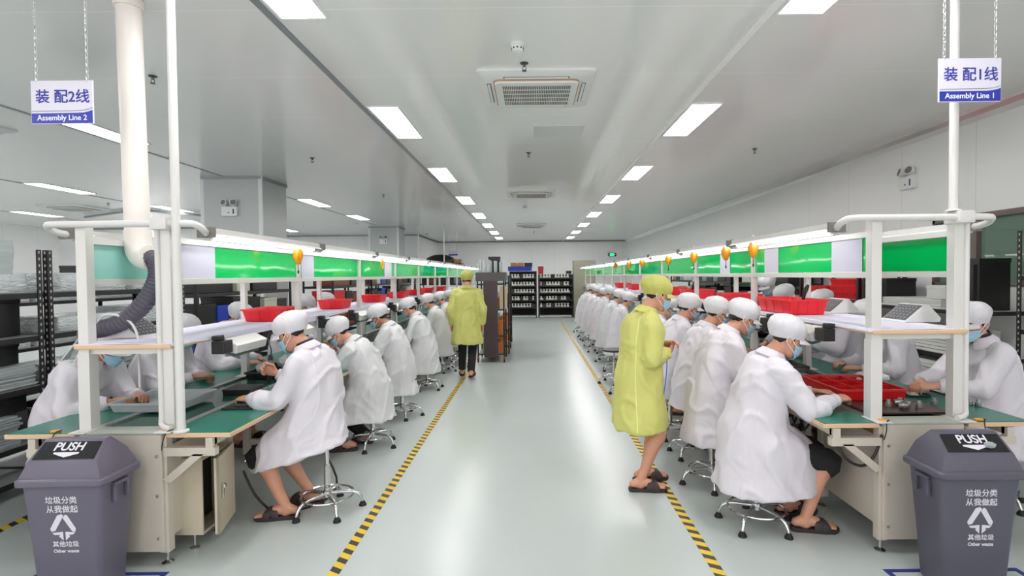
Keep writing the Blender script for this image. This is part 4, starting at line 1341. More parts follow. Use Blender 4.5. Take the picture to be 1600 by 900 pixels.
s_seat = MB().lathe([(0.0, -0.03), (0.16, -0.03), (0.172, -0.02), (0.174, -0.008), (0.165, 0.0), (0.0, 0.004)], n=30).mesh('seat', m_seat)
def stool(pos, sh, label, rot=0.0, group='chrome work stools'):
    t = thing('work_stool', label, 'stool', (pos[0], pos[1], 0), rot, group)
    put('foot_ring', st_ring, t); put('column', s_col, t)
    put('gas_rod', s_up, t, (0, 0, sh)); put('seat', s_seat, t, (0, 0, sh))
    for k in range(5):
        l = put('leg', sl_, t, (0, 0, 0), k * 2 * PI / 5)
        f = put('rubber_foot', sf_, l)
    return t

# ------------------------------------------------------------------ the cast
def screwdriver(label, loc, up, length=0.24):
    """slim black electric screwdriver hung by its cord; up = axis from bit to cord"""
    t = thing('electric_screwdriver', label, 'screwdriver', loc)
    up = Vector(up).normalized(); q = Vector((0, 0, 1)).rotation_difference(up); t.rotation_mode = 'QUATERNION'; t.rotation_quaternion = q
    MB().lathe([(0.0, -.10), (.010, -.098), (.014, -.07), (.0165, -.03), (.017, .05), (.019, .06), (.017, .1), (.010, .118), (0, .12)], n=18).build('body', m_black, t)
    MB().lathe([(0.0, -.15), (.003, -.15), (.004, -.11), (.007, -.1), (.007, -.09)], n=12).build('bit', m_chrome, t)
    MB().lathe([(.0192, .06), (.0197, .064), (.0197, .078), (.0192, .082)], n=18).build('grip_band', mat('grey_band', (120, 120, 124), .4), t)
    qi = q.inverted()
    pts = [Vector((0, 0, 0.115)), Vector((0, 0, 0.16))] + [qi @ p for p in (Vector((-.02, .03, .25)), Vector((.05, .06, .27)), Vector((.09, .08, .2)))]
    MB().tube(pts, .0045, n=8, smooth=4).build('cord', m_black, t)
    return t

# left line, aisle side (face the bench, -x)
person('nearest person in white on the left, bent over the bench holding a black screwdriver', (-1.45, 3.60), 180, sh=.52, lean=4, hunch=13, nod=30, hl=(.43, .10, .80), hr=(.38, -.17, .92),
       hem=.40, kx=.45, feet=((.20, .10), (.12, -.12)), hair='short', det=1, seed=1, curl=(45, 75), palm=((0, -.2, -1), (0.1, 1, 0.0)), shirt=True, skirt_back=-.17, htilt=17)
stool((-1.42, 3.62), .51, 'chrome stool under the nearest person on the left', .3)
screwdriver('slim black electric screwdriver held upright by the nearest person on the left', (-1.905, 3.83, .925), (.12, -.05, 1))
person('person with head bowed low, second from the front on the left aisle side', (-1.53, 4.98), 180, sh=.42, lean=12, hunch=16, nod=40, hl=(.36, .02, .92), hr=(.36, -.10, .9), hem=.27, kx=.40, feet=((.18, .12), (.1, -.1)),
       legs='trousers', det=1, seed=2, coat='cool', hair='short', turn=4)
stool((-1.52, 5.0), .42, 'chrome stool under the second person on the left aisle side', .9)
person('person in white gown, third from the front on the left aisle side', (-1.53, 6.03), 180, sh=.45, lean=8, hunch=12, nod=32, hem=.27, kx=.38, legs='trousers', det=2, seed=3, coat='cool', hair='bun', skin=m_skin_d)
stool((-1.50, 6.05), .44, 'chrome stool under the third person on the left aisle side', .1)
person('person in white gown, fourth from the front on the left aisle side', (-1.53, 7.5), 180, sh=.46, lean=9, hunch=12, nod=30, hem=.24, kx=.38, legs='trousers', det=2, seed=4, coat='cool', hair='bun')
stool((-1.50, 7.52), .45, 'chrome stool under the fourth person on the left aisle side', .6)
for i, (y, sd) in enumerate(((8.85, 5), (10.05, 6), (11.3, 7))):
    w = ('fifth', 'sixth', 'seventh')[i]
    person('person in white gown, %s from the front on the left aisle side' % w, (-1.54, y), 180, sh=.46, lean=7 + i, hunch=12, nod=26, hem=.28, kx=.36, legs='trousers', det=3, seed=sd, coat='cool', hair=('bun', 'short', 'bun')[i])
    stool((-1.52, y + .02), .45, 'chrome stool under the %s person on the left aisle side' % w, sd)
stool((-1.28, 9.45), .50, 'empty chrome stool behind the fifth seated person on the left aisle side', .4)
# left line, far side (face +x)
person('person in white behind the white post at the left bench front', (-3.17, 3.62), 0, sh=.49, lean=14, hunch=18, nod=34, turn=-12, hl=(.46, .02, .80), hr=(.40, -.16, .795), hem=.36, kx=.34, det=1, seed=8, hair='short', skin=m_skin_d)
person('second person in white on the far side of the left bench', (-3.13, 4.32), 0, sh=.51, lean=14, hunch=17, nod=34, turn=-8, hl=(.42, .06, .80), hr=(.44, -.12, .82), hem=.36, kx=.34, det=1, seed=9, hair='short', skin=m_skin_d)
person('third person in white on the far side of the left bench', (-3.10, 5.12), 0, sh=.55, lean=12, hunch=16, nod=34, hem=.36, kx=.34, det=2, seed=10, hair='bun')
for i, (y, sd) in enumerate(((6.55, 11), (7.2, 12))):
    person('%s person in white on the far side of the left bench' % ('fourth', 'fifth')[i], (-3.06, y), 0, sh=.57, lean=12, hunch=14, nod=30, hem=.36, kx=.34, det=3, seed=sd)
for y, w, sh_ in ((3.62, 'first', .48), (4.32, 'second', .50), (5.12, 'third', .54), (6.55, 'fourth', .56), (7.2, 'fifth', .56)):
    stool((-3.15, y), sh_, 'chrome stool under the %s person on the far side of the left bench' % w, y)

# right line, aisle side (face +x)
person('person in long white gown nearest on the right, reaching to the red tray', (1.42, 3.36), 0, sh=.48, lean=5, hunch=13, nod=26, turn=-4, hl=(.40, .06, .83), hr=(.44, -.13, .825), hem=.235, kx=.34, feet=((.24, .08), (.26, -.10)),
       det=1, seed=20, hair='short', skirt_back=-.235, skin=m_skin, foot_z=(.02, .0))
stool((1.42, 3.36), .46, 'chrome stool under the nearest person on the right', .2)
person('second person on the right aisle side, dark hair bun under the cap', (1.36, 4.02), 0, sh=.57, lean=9, hunch=14, nod=30, hem=.33, kx=.38, feet=((.2, .1), (.2, -.1)), det=1, seed=21, hair='bun', skirt_back=-.2, foot_z=(.1, .1))
stool((1.36, 4.02), .56, 'chrome stool under the second person on the right aisle side', .7)
person('third person in white on the right aisle side, bright blue mask', (1.43, 4.64), 0, sh=.54, lean=7, hunch=10, nod=22, hl=(.40, .10, .9), hr=(.38, -.1, .92), hem=.44, kx=.36, det=1, seed=22, hair='short', foot_z=(.09, .09), feet=((.2, .1), (.2, -.1)))
stool((1.43, 4.66), .53, 'chrome stool under the third person on the right aisle side', .1)
person('person in white gown, fourth from the front on the right aisle side', (1.37, 5.22), 0, sh=.55, lean=6, hunch=10, nod=22, hem=.40, kx=.34, det=2, seed=23, hair='short', foot_z=(.09, .09), feet=((.2, .1), (.2, -.1)))
stool((1.36, 5.24), .54, 'chrome stool under the fourth person on the right aisle side', .5)
person('fifth person in white on the right aisle side, beside the yellow gown', (1.36, 6.1), 0, sh=.5, lean=7, hunch=12, nod=20, turn=-8, hem=.38, kx=.34, det=2, seed=24, hair='short', coat='cool')
stool((1.35, 6.12), .49, 'chrome stool under the fifth person on the right aisle side', .9)
for i, (y, sd) in enumerate(((8.8, 25), (9.75, 26), (10.9, 27), (11.8, 28), (12.9, 29), (13.7, 30), (14.8, 31))):
    w = ORD[i + 5]
    person('person in white gown, %s from the front on the right aisle side' % w, (1.40 - .02 * (i % 2), y), 0, sh=.46 + .02 * (i % 3), lean=7 + (i * 3) % 5, hunch=12, nod=24, hem=.27, kx=.36, legs='trousers', det=3, seed=sd, coat=('white', 'cool')[i % 2], hair=('short', 'bun')[i % 2])
    stool((1.38, y + .02), .45, 'chrome stool under the %s person on the right aisle side' % w, sd)
stool((1.25, 7.0), .5, 'empty chrome stool just behind the person in the yellow gown', .3)
stool((1.2, 7.8), .5, 'second empty chrome stool behind the person in the yellow gown', .8)
# right line, far side (face -x)
person('person in white at the front of the far right bench side, studying a small part', (3.17, 3.66), 180, sh=.52, lean=4, hunch=9, nod=22, turn=24, hl=(.46, .12, .83), hr=(.47, -.03, .83), hem=.36, kx=.34, det=1, seed=40, hair='short', shirt=True, skin=m_skin)
person('second person in white on the far side of the right bench', (3.12, 4.52), 180, sh=.55, lean=12, hunch=15, nod=32, hem=.36, kx=.34, det=2, seed=41, skin=m_skin_d)
person('third person on the far side of the right bench, holding a black screwdriver', (3.10, 5.2), 180, sh=.61, lean=12, hunch=14, nod=30, hl=(.45, .12, .92), hem=.36, kx=.34, det=2, seed=42, hair='bun', skin=m_skin_d)
person('fourth person on the far side of the right bench, behind a red tray', (3.10, 6.0), 180, sh=.64, lean=10, hunch=14, nod=30, hem=.36, kx=.34, det=2, seed=43)
person('person in white standing and leaning forward beyond the right bench', (3.32, 6.9), 205, kind='stand', lean=22, hunch=12, nod=34, hem=.46, det=2, seed=44, hair='bun', legs='trousers', hl=(.35, .12, 1.0), hr=(.35, -.12, 1.0), stature=1.04)
for i, (y, sd) in enumerate(((7.7, 45), (8.8, 46), (9.6, 47))):
    person('person in white gown, %s seated on the far side of the right bench' % ('fifth', 'sixth', 'seventh')[i], (3.08, y), 180, sh=.48, lean=10, hunch=14, nod=28, hem=.36, kx=.34, det=3, seed=sd)
for y, w, sh_ in ((3.66, 'first', .50), (4.52, 'second', .54), (5.2, 'third', .60), (6.0, 'fourth', .63), (7.7, 'fifth', .47), (8.8, 'sixth', .47), (9.6, 'seventh', .47)):
    stool((3.14, y), sh_, 'chrome stool under the %s person on the far side of the right bench' % w, y)

# the two people in yellow gowns
def band(info):
    W, d, n = info['hd'][-1]
    q = MB().tube([W - d * .012, W + d * .006], [.034, .033], n=18)
    w_ = q.build('wrist_strap', mat('blue_strap', (60, 100, 210), .5), info['root'])
    a = W - Vector((0, 0, .03))
    MB().tube([a, a + Vector((-.01, -.03, -.08)), a + Vector((-.03, -.05, -.2)), a + Vector((-.05, -.06, -.3))], .004, n=6, smooth=4).build('cord', mat('blue_strap', (60, 100, 210), .5), w_)
person('person in yellow gown and cap standing by the right line, hands together', (.80, 3.98), 4, kind='stand', lean=3, hunch=9, nod=20, hem=.455, coat='yellow', legs='bare', hair='short', det=1, seed=60,
       hl=(.21, .05, 1.06), hr=(.20, -.04, 1.01), feet=((.06, .10), (-.02, -.09)), curl=(45, 45), palm=((0, -.6, -.8), (0, .8, .4)), extras=band, stature=.97, skin=m_skin)
person('person in yellow gown and black trousers walking away along the left aisle tape', (-1.03, 8.35), 92, kind='stand', lean=3, hunch=4, nod=6, hem=.53, coat='yellow', legs='trousers', hair='short', det=2, seed=61,
       feet=((.16, .10), (-.14, -.07)), foot_z=(0, .03), stature=1.03)
screwdriver('slim black electric screwdriver held by the third worker on the far right bench side', (2.64, 5.07, 1.02), (.35, .1, 1))
t = thing('small_part', 'small white part on the mat at the fingertips of the front far-side right worker', 'part', (2.585, 3.60, LH + .001))
MB().box(-.03, .03, -.02, .02, 0, .02).box(-.02, .02, -.012, .012, .02, .028).build('housing', m_white, t, smooth=0, bevel=.004)

# ------------------------------------------------------------------ trays, boxes, racks
def open_tray(name, label, cat, loc, sx, sy, h, mtl, rz=0, group=None, wall=.006, cells=None, flare=.02, ribs=True):
    """open moulded tray, origin at the centre of its underside"""
    t = thing(name, label, cat, loc, rz, group)
    q = MB()
    o0, o1 = rrect(sx / 2 - flare, sy / 2 - flare, .015, 0), rrect(sx / 2, sy / 2, .02, h)
    r1 = rrect(sx / 2 + .01, sy / 2 + .01, .022, h); r2 = rrect(sx / 2 + .01, sy / 2 + .01, .022, h - .012)
    i1, i0 = rrect(sx / 2 - wall, sy / 2 - wall, .018, h), rrect(sx / 2 - flare - wall, sy / 2 - flare - wall, .012, wall)
    o1b = rrect(sx / 2 - .001, sy / 2 - .001, .02, h - .012)
    q.loft([o0, o1b, r2, r1, i1, i0])
    q.build('shell', mtl, t, smooth=35)
    if cells:
        d = MB(); nx, ny = cells
        for i in range(1, nx): d.box(-sx / 2 + sx * i / nx - .003, -sx / 2 + sx * i / nx + .003, -sy / 2 + flare, sy / 2 - flare, wall, h - .006)
        for j in range(1, ny): d.box(-sx / 2 + flare, sx / 2 - flare, -sy / 2 + sy * j / ny - .003, -sy / 2 + sy * j / ny + .003, wall, h - .006)
        d.build('dividers', mtl, t, smooth=0)
    if ribs:
        d = MB(); n = 3
        for i in range(n):
            x = -sx / 2 + sx * (i + 1) / (n + 1); y = -sy / 2 + sy * (i + 1) / (n + 1)
            for s in (-1, 1):
                d.hexa([(x - .006, s * (sy / 2 - flare - .001), .004), (x + .006, s * (sy / 2 - flare - .001), .004), (x + .006, s * (sy / 2 - flare + .004), .004), (x - .006, s * (sy / 2 - flare + .004), .004),
                        (x - .006, s * (sy / 2 - .004), h - .012), (x + .006, s * (sy / 2 - .004), h - .012), (x + .006, s * (sy / 2 + .004), h - .012), (x - .006, s * (sy / 2 + .004), h - .012)])
                d.hexa([(s * (sx / 2 - flare - .001), y - .006, .004), (s * (sx / 2 - flare + .004), y - .006, .004), (s * (sx / 2 - flare + .004), y + .006, .004), (s * (sx / 2 - flare - .001), y + .006, .004),
                        (s * (sx / 2 - .004), y - .006, h - .012), (s * (sx / 2 + .004), y - .006, h - .012), (s * (sx / 2 + .004), y + .006, h - .012), (s * (sx / 2 - .004), y + .006, h - .012)])
        d.build('ribs', mtl, t, smooth=0)
    return t

def solid_mesh(kind):
    """unit meshes (1x1x1, origin at the centre of the underside) for things scaled to size"""
    q = MB()
    if kind == 'carton':
        q.box(-.5, .5, -.5, .5, 0, 1)
        return q.mesh('carton', CARTON, smooth=0, bevel=.012)
m_carton = mat('brown_cardboard', (168, 122, 84), .75, var=.06)
m_orange = mat('amber_plastic', (122, 64, 34), .4)
m_tape = mat('parcel_tape', (196, 166, 120), .35)
m_wrap = mat('plastic_wrap', (196, 202, 204), .16, bump=(22, .9, .03), spec=.8, var=.12, vscale=16, stretch=(1, .5, 2.2))
m_sheet = mat('grey_sheets', (166, 172, 174), .35, bump=(70, .6, .006), stretch=(.05, .05, 1), var=.12, vscale=70)
m_wsheet = mat('white_sheets', (218, 219, 216), .45, bump=(50, .5, .006), stretch=(.05, .05, 1), var=.08, vscale=60)
m_rack = mat('black_rack', (30, 28, 30), .4)
m_grey = mat('grey_plastic', (146, 148, 150), .45)
m_dkgrey = mat('dark_grey_box', (70, 68, 68), .5)
m_bluep = mat('blue_plastic', (34, 62, 176), .4)
m_board_g = mat('grey_shelf_board', (122, 124, 124), .5)
m_clear = clear('clear_plastic', (214, 220, 222), see=.55, rough=.12)

def carton(label, loc, sx, sy, sz, m=None, group=None, rz=0):
    t = thing('carton', label, 'box', loc, rz, group)
    MB().box(-sx / 2, sx / 2, -sy / 2, sy / 2, 0, sz).build('body', m or m_carton, t, smooth=0, bevel=.006)
    if m in (None, m_carton):
        MB().box(-.025, .025, -sy / 2 - .0008, sy / 2 + .0008, sz - .001, sz + .0008).box(-.025, .025, -sy / 2 - .0008, -sy / 2 + .001, sz - .07, sz).box(-.025, .025, sy / 2 - .001, sy / 2 + .0008, sz - .07, sz).build('tape', m_tape, t, smooth=0)
    else:
        MB().box(-sx / 2 - .004, sx / 2 + .004, -sy / 2 - .004, sy / 2 + .004, sz - min(.035, sz * .25), sz + .003).build('lid', m, t, smooth=0, bevel=.004)
    return t
def bundle(label, loc, sx, sy, sz, m=None, group=None):
    """stack of trays shrink-wrapped in clear film: bulging, creased sides"""
    q = MB(); rings = []
    for i in range(9):
        z = sz * i / 8; b = .008 * math.sin(PI * i / 8)
        r = rrect(sx / 2 - .008 + b, sy / 2 - .008 + b, .025, z, 8)
        rings.append([(x + .006 * noise.noise(Vector((x * 9 + loc[1], y * 9, z * 16))), y + .006 * noise.noise(Vector((x * 9, y * 9 + 4, z * 16))), z + (0 if i in (0,) else .004 * noise.noise(Vector((x * 11, y * 11, 2))))) for x, y, z in r])
    q.loft(rings)
    return tag(q.build('wrapped_bundle', m or m_wrap, loc=loc, smooth=60), label, 'bundle', group)
def sheet_stack(label, loc, sx, sy, sz, m=None, n=10, group=None):
    q = MB(); r_ = random.Random(int(loc[1] * 100) + int(loc[2] * 10))
    for i in range(n):
        dx, dy = r_.uniform(-.012, .012), r_.uniform(-.012, .012)
        q.box(-sx / 2 + dx, sx / 2 + dx, -sy / 2 + dy, sy / 2 + dy, sz * i / n, sz * (i + .82) / n)
    q.box(-sx / 2 + .02, sx / 2 - .02, -sy / 2 + .02, sy / 2 - .02, 0, sz * .99)
    return tag(q.build('sheet_stack', m or m_sheet, loc=loc, smooth=0), label, 'stack', group)
def crate(label, loc, sx, sy, sz, m, cat='crate', group=None):
    return open_tray('crate', label, cat, loc, sx, sy, sz, m, 0, group, flare=.012)

def rack(label, x0, x1, y0, y1, zt, shelves, slots=True, board=None, panels=None):
    t = thing('storage_rack', label, 'rack', ((x0 + x1) / 2, (y0 + y1) / 2, 0), 0)
    hx, hy = (x1 - x0) / 2, (y1 - y0) / 2
    m_hole = mat('slot_pale', (190, 186, 184), .5)
    sidx = 0
    for sx in (-1, 1):
        for sy in (-1, 1):
            p = MB()
            p.box(sx * hx, sx * (hx - .04), sy * hy, sy * (hy - .004), 0, zt).box(sx * hx, sx * (hx - .004), sy * (hy - .004), sy * (hy - .04), 0, zt)
            if slots:
                s = p; s.cur = 1; z = .1
                while z < zt - .02 and (sx, sy) != (9, 9):
                    s.box(sx * hx - .0008, sx * hx + .0008, sy * (hy - .016), sy * (hy - .026), z, z + .02)
                    s.box(sx * (hx - .016), sx * (hx - .026), sy * hy - .0008, sy * hy + .0008, z, z + .02)
                    z += .05
            p.build('post', [m_rack, m_hole], t, smooth=0)
    for z in shelves:
        b = MB()
        b.box(-hx + .005, hx - .005, -hy + .005, -hy + .03, z - .045, z - .004).box(-hx + .005, hx - .005, hy - .03, hy - .005, z - .045, z - .004)
        b.box(-hx + .005, -hx + .03, -hy + .03, hy - .03, z - .045, z - .004).box(hx - .03, hx - .005, -hy + .03, hy - .03, z - .045, z - .004)
        sh = b.build('shelf', m_rack, t, smooth=0)
        MB().box(-hx + .006, hx - .006, -hy + .006, hy - .006, z - .004, z).build('shelf_board', board or m_board_g, sh, smooth=0)
    return t

# --- left racks, along the line behind the far-side workers
rack('black slotted storage rack at the left edge of the picture', -4.3, -3.76, 2.55, 4.08, 1.83, (.14, .385, .80, 1.18, 1.505))
rack('second black slotted rack from the left edge, beside the first', -4.3, -3.76, 4.13, 5.75, 1.83, (.14, .385, .80, 1.18, 1.505))
bundle('silvery wrapped bundle on the upper shelf of the leftmost rack', (-4.02, 3.72, 1.507), .42, .62, .135)
bundle('tall cloudy stack of clear trays on top of the leftmost silvery bundle', (-4.02, 3.68, 1.645), .40, .52, .25, mat('cloudy_trays', (176, 184, 184), .2, bump=(60, .6, .006), stretch=(.05, .05, 1), spec=.7, var=.1, vscale=50))
sheet_stack('long grey stack of sheets on the middle shelf of the leftmost rack', (-4.02, 3.35, .802), .48, 1.36, .165, n=12)
sheet_stack('grey stack of sheets on the lowest visible shelf of the leftmost rack', (-4.02, 3.3, .387), .46, 1.2, .22, n=12)
carton('black panel box standing on the second shelf of the leftmost rack', (-4.06, 3.82, 1.182), .36, .4, .28, m_black)
carton('black panel box standing on top of the long grey sheets', (-4.06, 3.82, .97), .36, .36, .165, m_black)
carton('black box low on the leftmost rack at its far end', (-4.04, 3.86, .61), .36, .34, .14, m_black)
bundle('crinkled silvery bundle on the upper shelf of the second rack from the left', (-4.0, 4.62, 1.507), .44, .7, .15)
bundle('silvery bundle on the upper shelf of the second rack, behind the white pipe', (-4.0, 5.34, 1.507), .44, .6, .13)
bundle('wrapped grey bundle lying on the second shelf of the second rack', (-4.0, 4.6, 1.182), .44, .74, .12)
bundle('wrapped grey bundle farther along the second shelf of the second rack', (-4.0, 5.32, 1.182), .44, .58, .16)
sheet_stack('grey sheets on the middle shelf of the second rack', (-4.0, 4.9, .802), .46, 1.3, .12, n=8)
crate('black plastic crate on the low shelf of the second rack', (-4.02, 4.5, .387), .44, .6, .2, m_black)
crate('black plastic crate at the far end of the second rack, low shelf', (-4.02, 5.3, .387), .44, .6, .2, m_black)
# deeper left racks
rows_l = [('third', 6.1, 8.5), ('fourth', 10.3, 12.6), ('fifth', 12.8, 15.1), ('sixth', 15.3, 17.6)]
for w, ya, yb in rows_l:
    rack('%s black rack behind the left line, counted from the front' % w, -4.45, -3.85, ya, yb, 1.8, (.15, .6, 1.02, 1.42), slots=False, board=m_rack)
    r_ = random.Random(ord(w[0]) + int(ya))
    for si, z in enumerate((.152, .602, 1.022, 1.422)):
        y = ya + .1; n = 0
        while y < yb - .35:
            L = r_.uniform(.28, .46); hgt = r_.uniform(.2, .33)
            mm, nm = r_.choice([(m_black, 'black'), (m_orange, 'amber'), (m_black, 'black'), (m_dkgrey, 'dark grey'), (m_black, 'black'), (m_black, 'black'), (m_black, 'black'), (m_bluep, 'blue'), (mat('pale_box', (206, 204, 190), .6), 'cream')])
            if w == 'fourth' and si == 3 and n < 3: mm, nm = m_orange, 'amber'
            if w == 'fourth' and si == 2 and n < 2: mm, nm, hgt = m_red, 'red', .3
            lab = '%s box, %s along the %s shelf of the %s rack behind the left line' % (nm, ORD[n], ('lowest', 'second', 'third', 'top')[si], w)
            carton(lab, (-4.12 + r_.uniform(-.04, .04), y + L / 2, z), .42, L - .03, hgt, mm, 'boxes on the racks behind the left line')
            y += L; n += 1
# row of bundles on a low bench beyond, seen past the leftmost racks
rack('long rack in the row beyond the leftmost racks', -7.0, -6.3, 5.0, 8.6, 1.75, (.2, .75, 1.32), slots=False)
for i in range(4):
    bundle('silvery wrapped bundle, %s along the top of the rack beyond the leftmost racks' % ORD[i], (-6.65, 5.45 + .88 * i, 1.322), .6, .8, .3 - .03 * i)
    bundle('silvery wrapped bundle, %s along the middle shelf of the rack beyond' % ORD[i], (-6.65, 5.45 + .88 * i, .752), .6, .8, .32)
carton('black box on top of the long rack beyond the leftmost racks', (-6.6, 7.9, 1.60), .4, .5, .2, m_black)

# --- right racks, along the wall
rack('black slotted rack by the right wall at the right picture edge', 4.18, 4.72, 3.1, 4.58, 1.94, (.15, .6, 1.1, 1.56), board=m_wsheet)
rack('black rack by the right wall under the window', 4.18, 4.72, 5.03, 6.72, 1.66, (.15, .36, .76, 1.215), slots=False, board=m_wsheet)
rack('third black rack along the right wall, holding red trays', 4.18, 4.72, 6.8, 8.3, 1.9, (.15, .6, 1.24), slots=False)
carton('brown cardboard box on the rack at the right picture edge', (4.44, 4.25, 1.562), .44, .42, .3)
carton('white box standing on the rack at the right picture edge', (4.44, 3.9, 1.102), .44, .6, .3, m_white)
carton('black box standing at the near end of the rack under the window', (4.42, 5.17, 1.217), .3, .2, .5, m_black)
for i, (y, z, L, h_) in enumerate(((5.9, 1.217, .9, .09), (5.85, .762, 1.1, .24), (5.85, .362, 1.2, .3))):
    sheet_stack(('white sheets on the top shelf of the rack under the window', 'white sheets on the middle shelf of the rack under the window', 'white sheets on the lowest full shelf of the rack under the window')[i], (4.44, y, z), .5, L, h_, m_wsheet, n=(4, 7, 8)[i])
carton('pale grey box on the near end of the sheets under the window', (4.4, 5.55, 1.31), .36, .26, .14, mat('pale_grey_box', (206, 207, 204), .5))
carton('black box on the top shelf under the window, behind the sheets', (4.45, 6.55, 1.217), .36, .3, .3, m_black)
for i in range(3):
    open_tray('red_tray', 'red plastic tray, %s of the stack on the rack by the right wall' % ('lowest', 'middle', 'topmost')[i], 'tray', (4.44, 7.25, 1.242 + i * .09), .42, .62, .088, m_red, group='red trays stacked by the right wall')
open_tray('red_tray', 'single red plastic tray at the far end of the rack by the right wall', 'tray', (4.44, 7.95, 1.242), .42, .6, .16, m_red, group='red trays stacked by the right wall')
crate('blue plastic bin beside the red trays by the right wall', (4.40, 6.95, .602), .3, .26, .2, m_bluep, 'bin')
crate('blue plastic bin on the top shelf before the red trays by the right wall', (4.36, 6.6, 1.31), .3, .2, .16, m_bluep, 'bin')
for w, ya, yb in (('fourth', 8.6, 10.9), ('fifth', 11.1, 13.4), ('sixth', 13.6, 15.9)):
    rack('%s black rack along the right wall' % w, 4.15, 4.72, ya, yb, 1.75, (.15, .6, 1.02, 1.42), slots=False, board=m_rack)
    r_ = random.Random(int(ya * 7))
    for si, z in enumerate((.152, .602, 1.022, 1.422)):
        y = ya + .1; n = 0
        while y < yb - .35:
            L = r_.uniform(.3, .5); hgt = r_.uniform(.18, .3)
            mm, nm = r_.choice([(m_black, 'black'), (m_carton, 'brown'), (m_white, 'white'), (m_grey, 'grey'), (m_black, 'black'), (m_white, 'white')])
            carton('%s box, %s along the %s shelf of the %s rack by the right wall' % (nm, ORD[n], ('lowest', 'second', 'third', 'top')[si], w), (4.42, y + L / 2, z), .42, L - .04, hgt, mm, 'boxes on the racks by the right wall')
            y += L; n += 1

# --- on the overhead shelves: red trays
m_redg = 'red trays on the overhead shelves'
for i, (y, L, du) in enumerate(((4.55, .46, .03), (6.1, .34, .0), (7.6, .36, 0), (9.0, .4, 0), (10.2, .4, .03), (11.6, .5, 0), (13.0, .5, 0))):
    open_tray('red_tray', 'red plastic tray on the left overhead shelf, %s from the front' % ORD[i], 'tray', (LCX + .02 + du, y, LSZ + .009), .28, L, .1, m_red, group=m_redg)
for i, (y, L, du) in enumerate(((4.33, .58, -.09), (5.5, .5, -.06), (7.1, .62, 0), (8.3, .6, 0), (9.6, .6, 0), (11.2, .6, 0), (12.9, .6, 0))):
    open_tray('red_tray', 'red plastic tray on the right overhead shelf, %s from the front' % ORD[i], 'tray', (RCX + du, y, RSZ + .009), .30, L, .115, m_red, group=m_redg)
# black scissors-like tools standing in the trays
for i, (x, y, z, nm) in enumerate(((RCX - .05, 4.2, RSZ + .03, 'in the nearest red tray on the right shelf'), (RCX - .05, 7.1, RSZ + .03, 'in the third red tray on the right shelf'), (LCX, 9.0, LSZ + .03, 'in the fourth red tray on the left shelf'))):
    t = thing('pliers', 'black handled pliers standing %s' % nm, 'tool', (x, y, z))
    MB().tube([(0, 0, 0), (.015, .03, .1), (.05, .05, .16), (.06, .05, .2)], .011, n=8, smooth=3).build('handle', m_black, t)
    MB().tube([(0, 0, 0), (-.005, .0, .1), (.005, -.01, .17), (.03, -.01, .2)], .011, n=8, smooth=3).build('handle', m_black, t)
# --- white instrument boxes with black holders under the aisle edge of the shelves
wb = MB().prism([(-.035, -.04), (.05, -.065), (.065, -.01), (-.02, .035)], 'y', -.19, .19).mesh('case', m_white, smooth=0, bevel=.005)
wl = MB().box(-.01, .045, -.15, .15, -.078, -.06, Matrix.Rotation(R(16), 4, 'Y')).mesh('underside', mat('dark_green_plate', (46, 84, 74), .4), smooth=0)
hb_ = MB().box(-.04, .04, -.3, -.2, -.05, .03).box(-.03, .0, -.22, -.18, -.03, .0).box(-.05, .0, -.28, -.22, .03, .06).mesh('holder', m_black, smooth=0, bevel=.006)
for cx, yf, sh_z, s, side in ((LCX, LYF, LSZ, 1, 'left'), (RCX, RYF, RSZ, -1, 'right')):
    for k in range(8):
        y = yf + .66 + .82 * k
        t = thing('instrument_box', 'white slanted instrument box under the %s shelf edge, %s from the front' % (side, ORD[k]), 'instrument', (cx + s * .335, y, sh_z - .055), 0 if s > 0 else PI, 'instrument boxes under the overhead shelves')
        put('case', wl if False else wb, t); put('underside', wl, t)
        h = put('holder', hb_, t)
        if s < 0: h.scale = (1, -1, 1); 
# --- wedge consoles with dark keypads on the far edge of the shelves
cw = MB().prism([(-.15, 0), (.12, 0), (.13, .03), (.035, .135), (.01, .135)], 'y', -.14, .14).mesh('case', m_white, smooth=0, bevel=.004)
def keypad():
    q = MB(); a = Vector((-.14, 0, .01)); b = Vector((.005, 0, .132)); n = Vector((-.135, 0, .16)).normalized()
    d = (b - a)
    vs = []
    for h in (.001, .004):
        for f, y in ((.05, -.125), (.05, .125), (.93, .125), (.93, -.125)):
            vs.append(a + d * f + n * h + Vector((0, y, 0)))
    q.hexa(vs)
    return q.mesh('keypad', mat('dark_keypad', (52, 52, 58), .4), smooth=0)
ck = keypad()
def kbuttons():
    q = MB(); a = Vector((-.14, 0, .01)); b = Vector((.005, 0, .132)); n = Vector((-.135, 0, .16)).normalized(); d = b - a
    for i in range(5):
        for j in range(6):
            f0, y0 = .12 + i * .16, -.11 + j * .038
            vs = []
            for h in (.004, .0065):
                for f, y in ((f0, y0), (f0, y0 + .024), (f0 + .09, y0 + .024), (f0 + .09, y0)): vs.append(a + d * f + n * h + Vector((0, y, 0)))
            q.hexa(vs)
    return q.mesh('buttons', mat('grey_buttons', (104, 104, 110), .5), smooth=0)
cbn = kbuttons()
for i, (x, y, z, rz, lab) in enumerate(((2.50, 3.50, RSZ, 0, 'white wedge console with dark keypad at the front of the right shelf'), (2.48, 4.32, RSZ, 0, 'white wedge console with dark keypad, second along the right shelf'), (2.48, 6.0, RSZ, 0, 'white wedge console with dark keypad, third along the right shelf'),
                                       (-2.52, 3.34, LSZ, PI, 'white wedge console on the left shelf by the grey hose'))):
    t = thing('wedge_console', lab, 'console', (x, y, z + .006), rz, 'wedge consoles on the shelves')
    put('case', cw, t); k_ = put('keypad', ck, t); put('buttons', cbn, k_); t.scale = (.84, .84, .84)
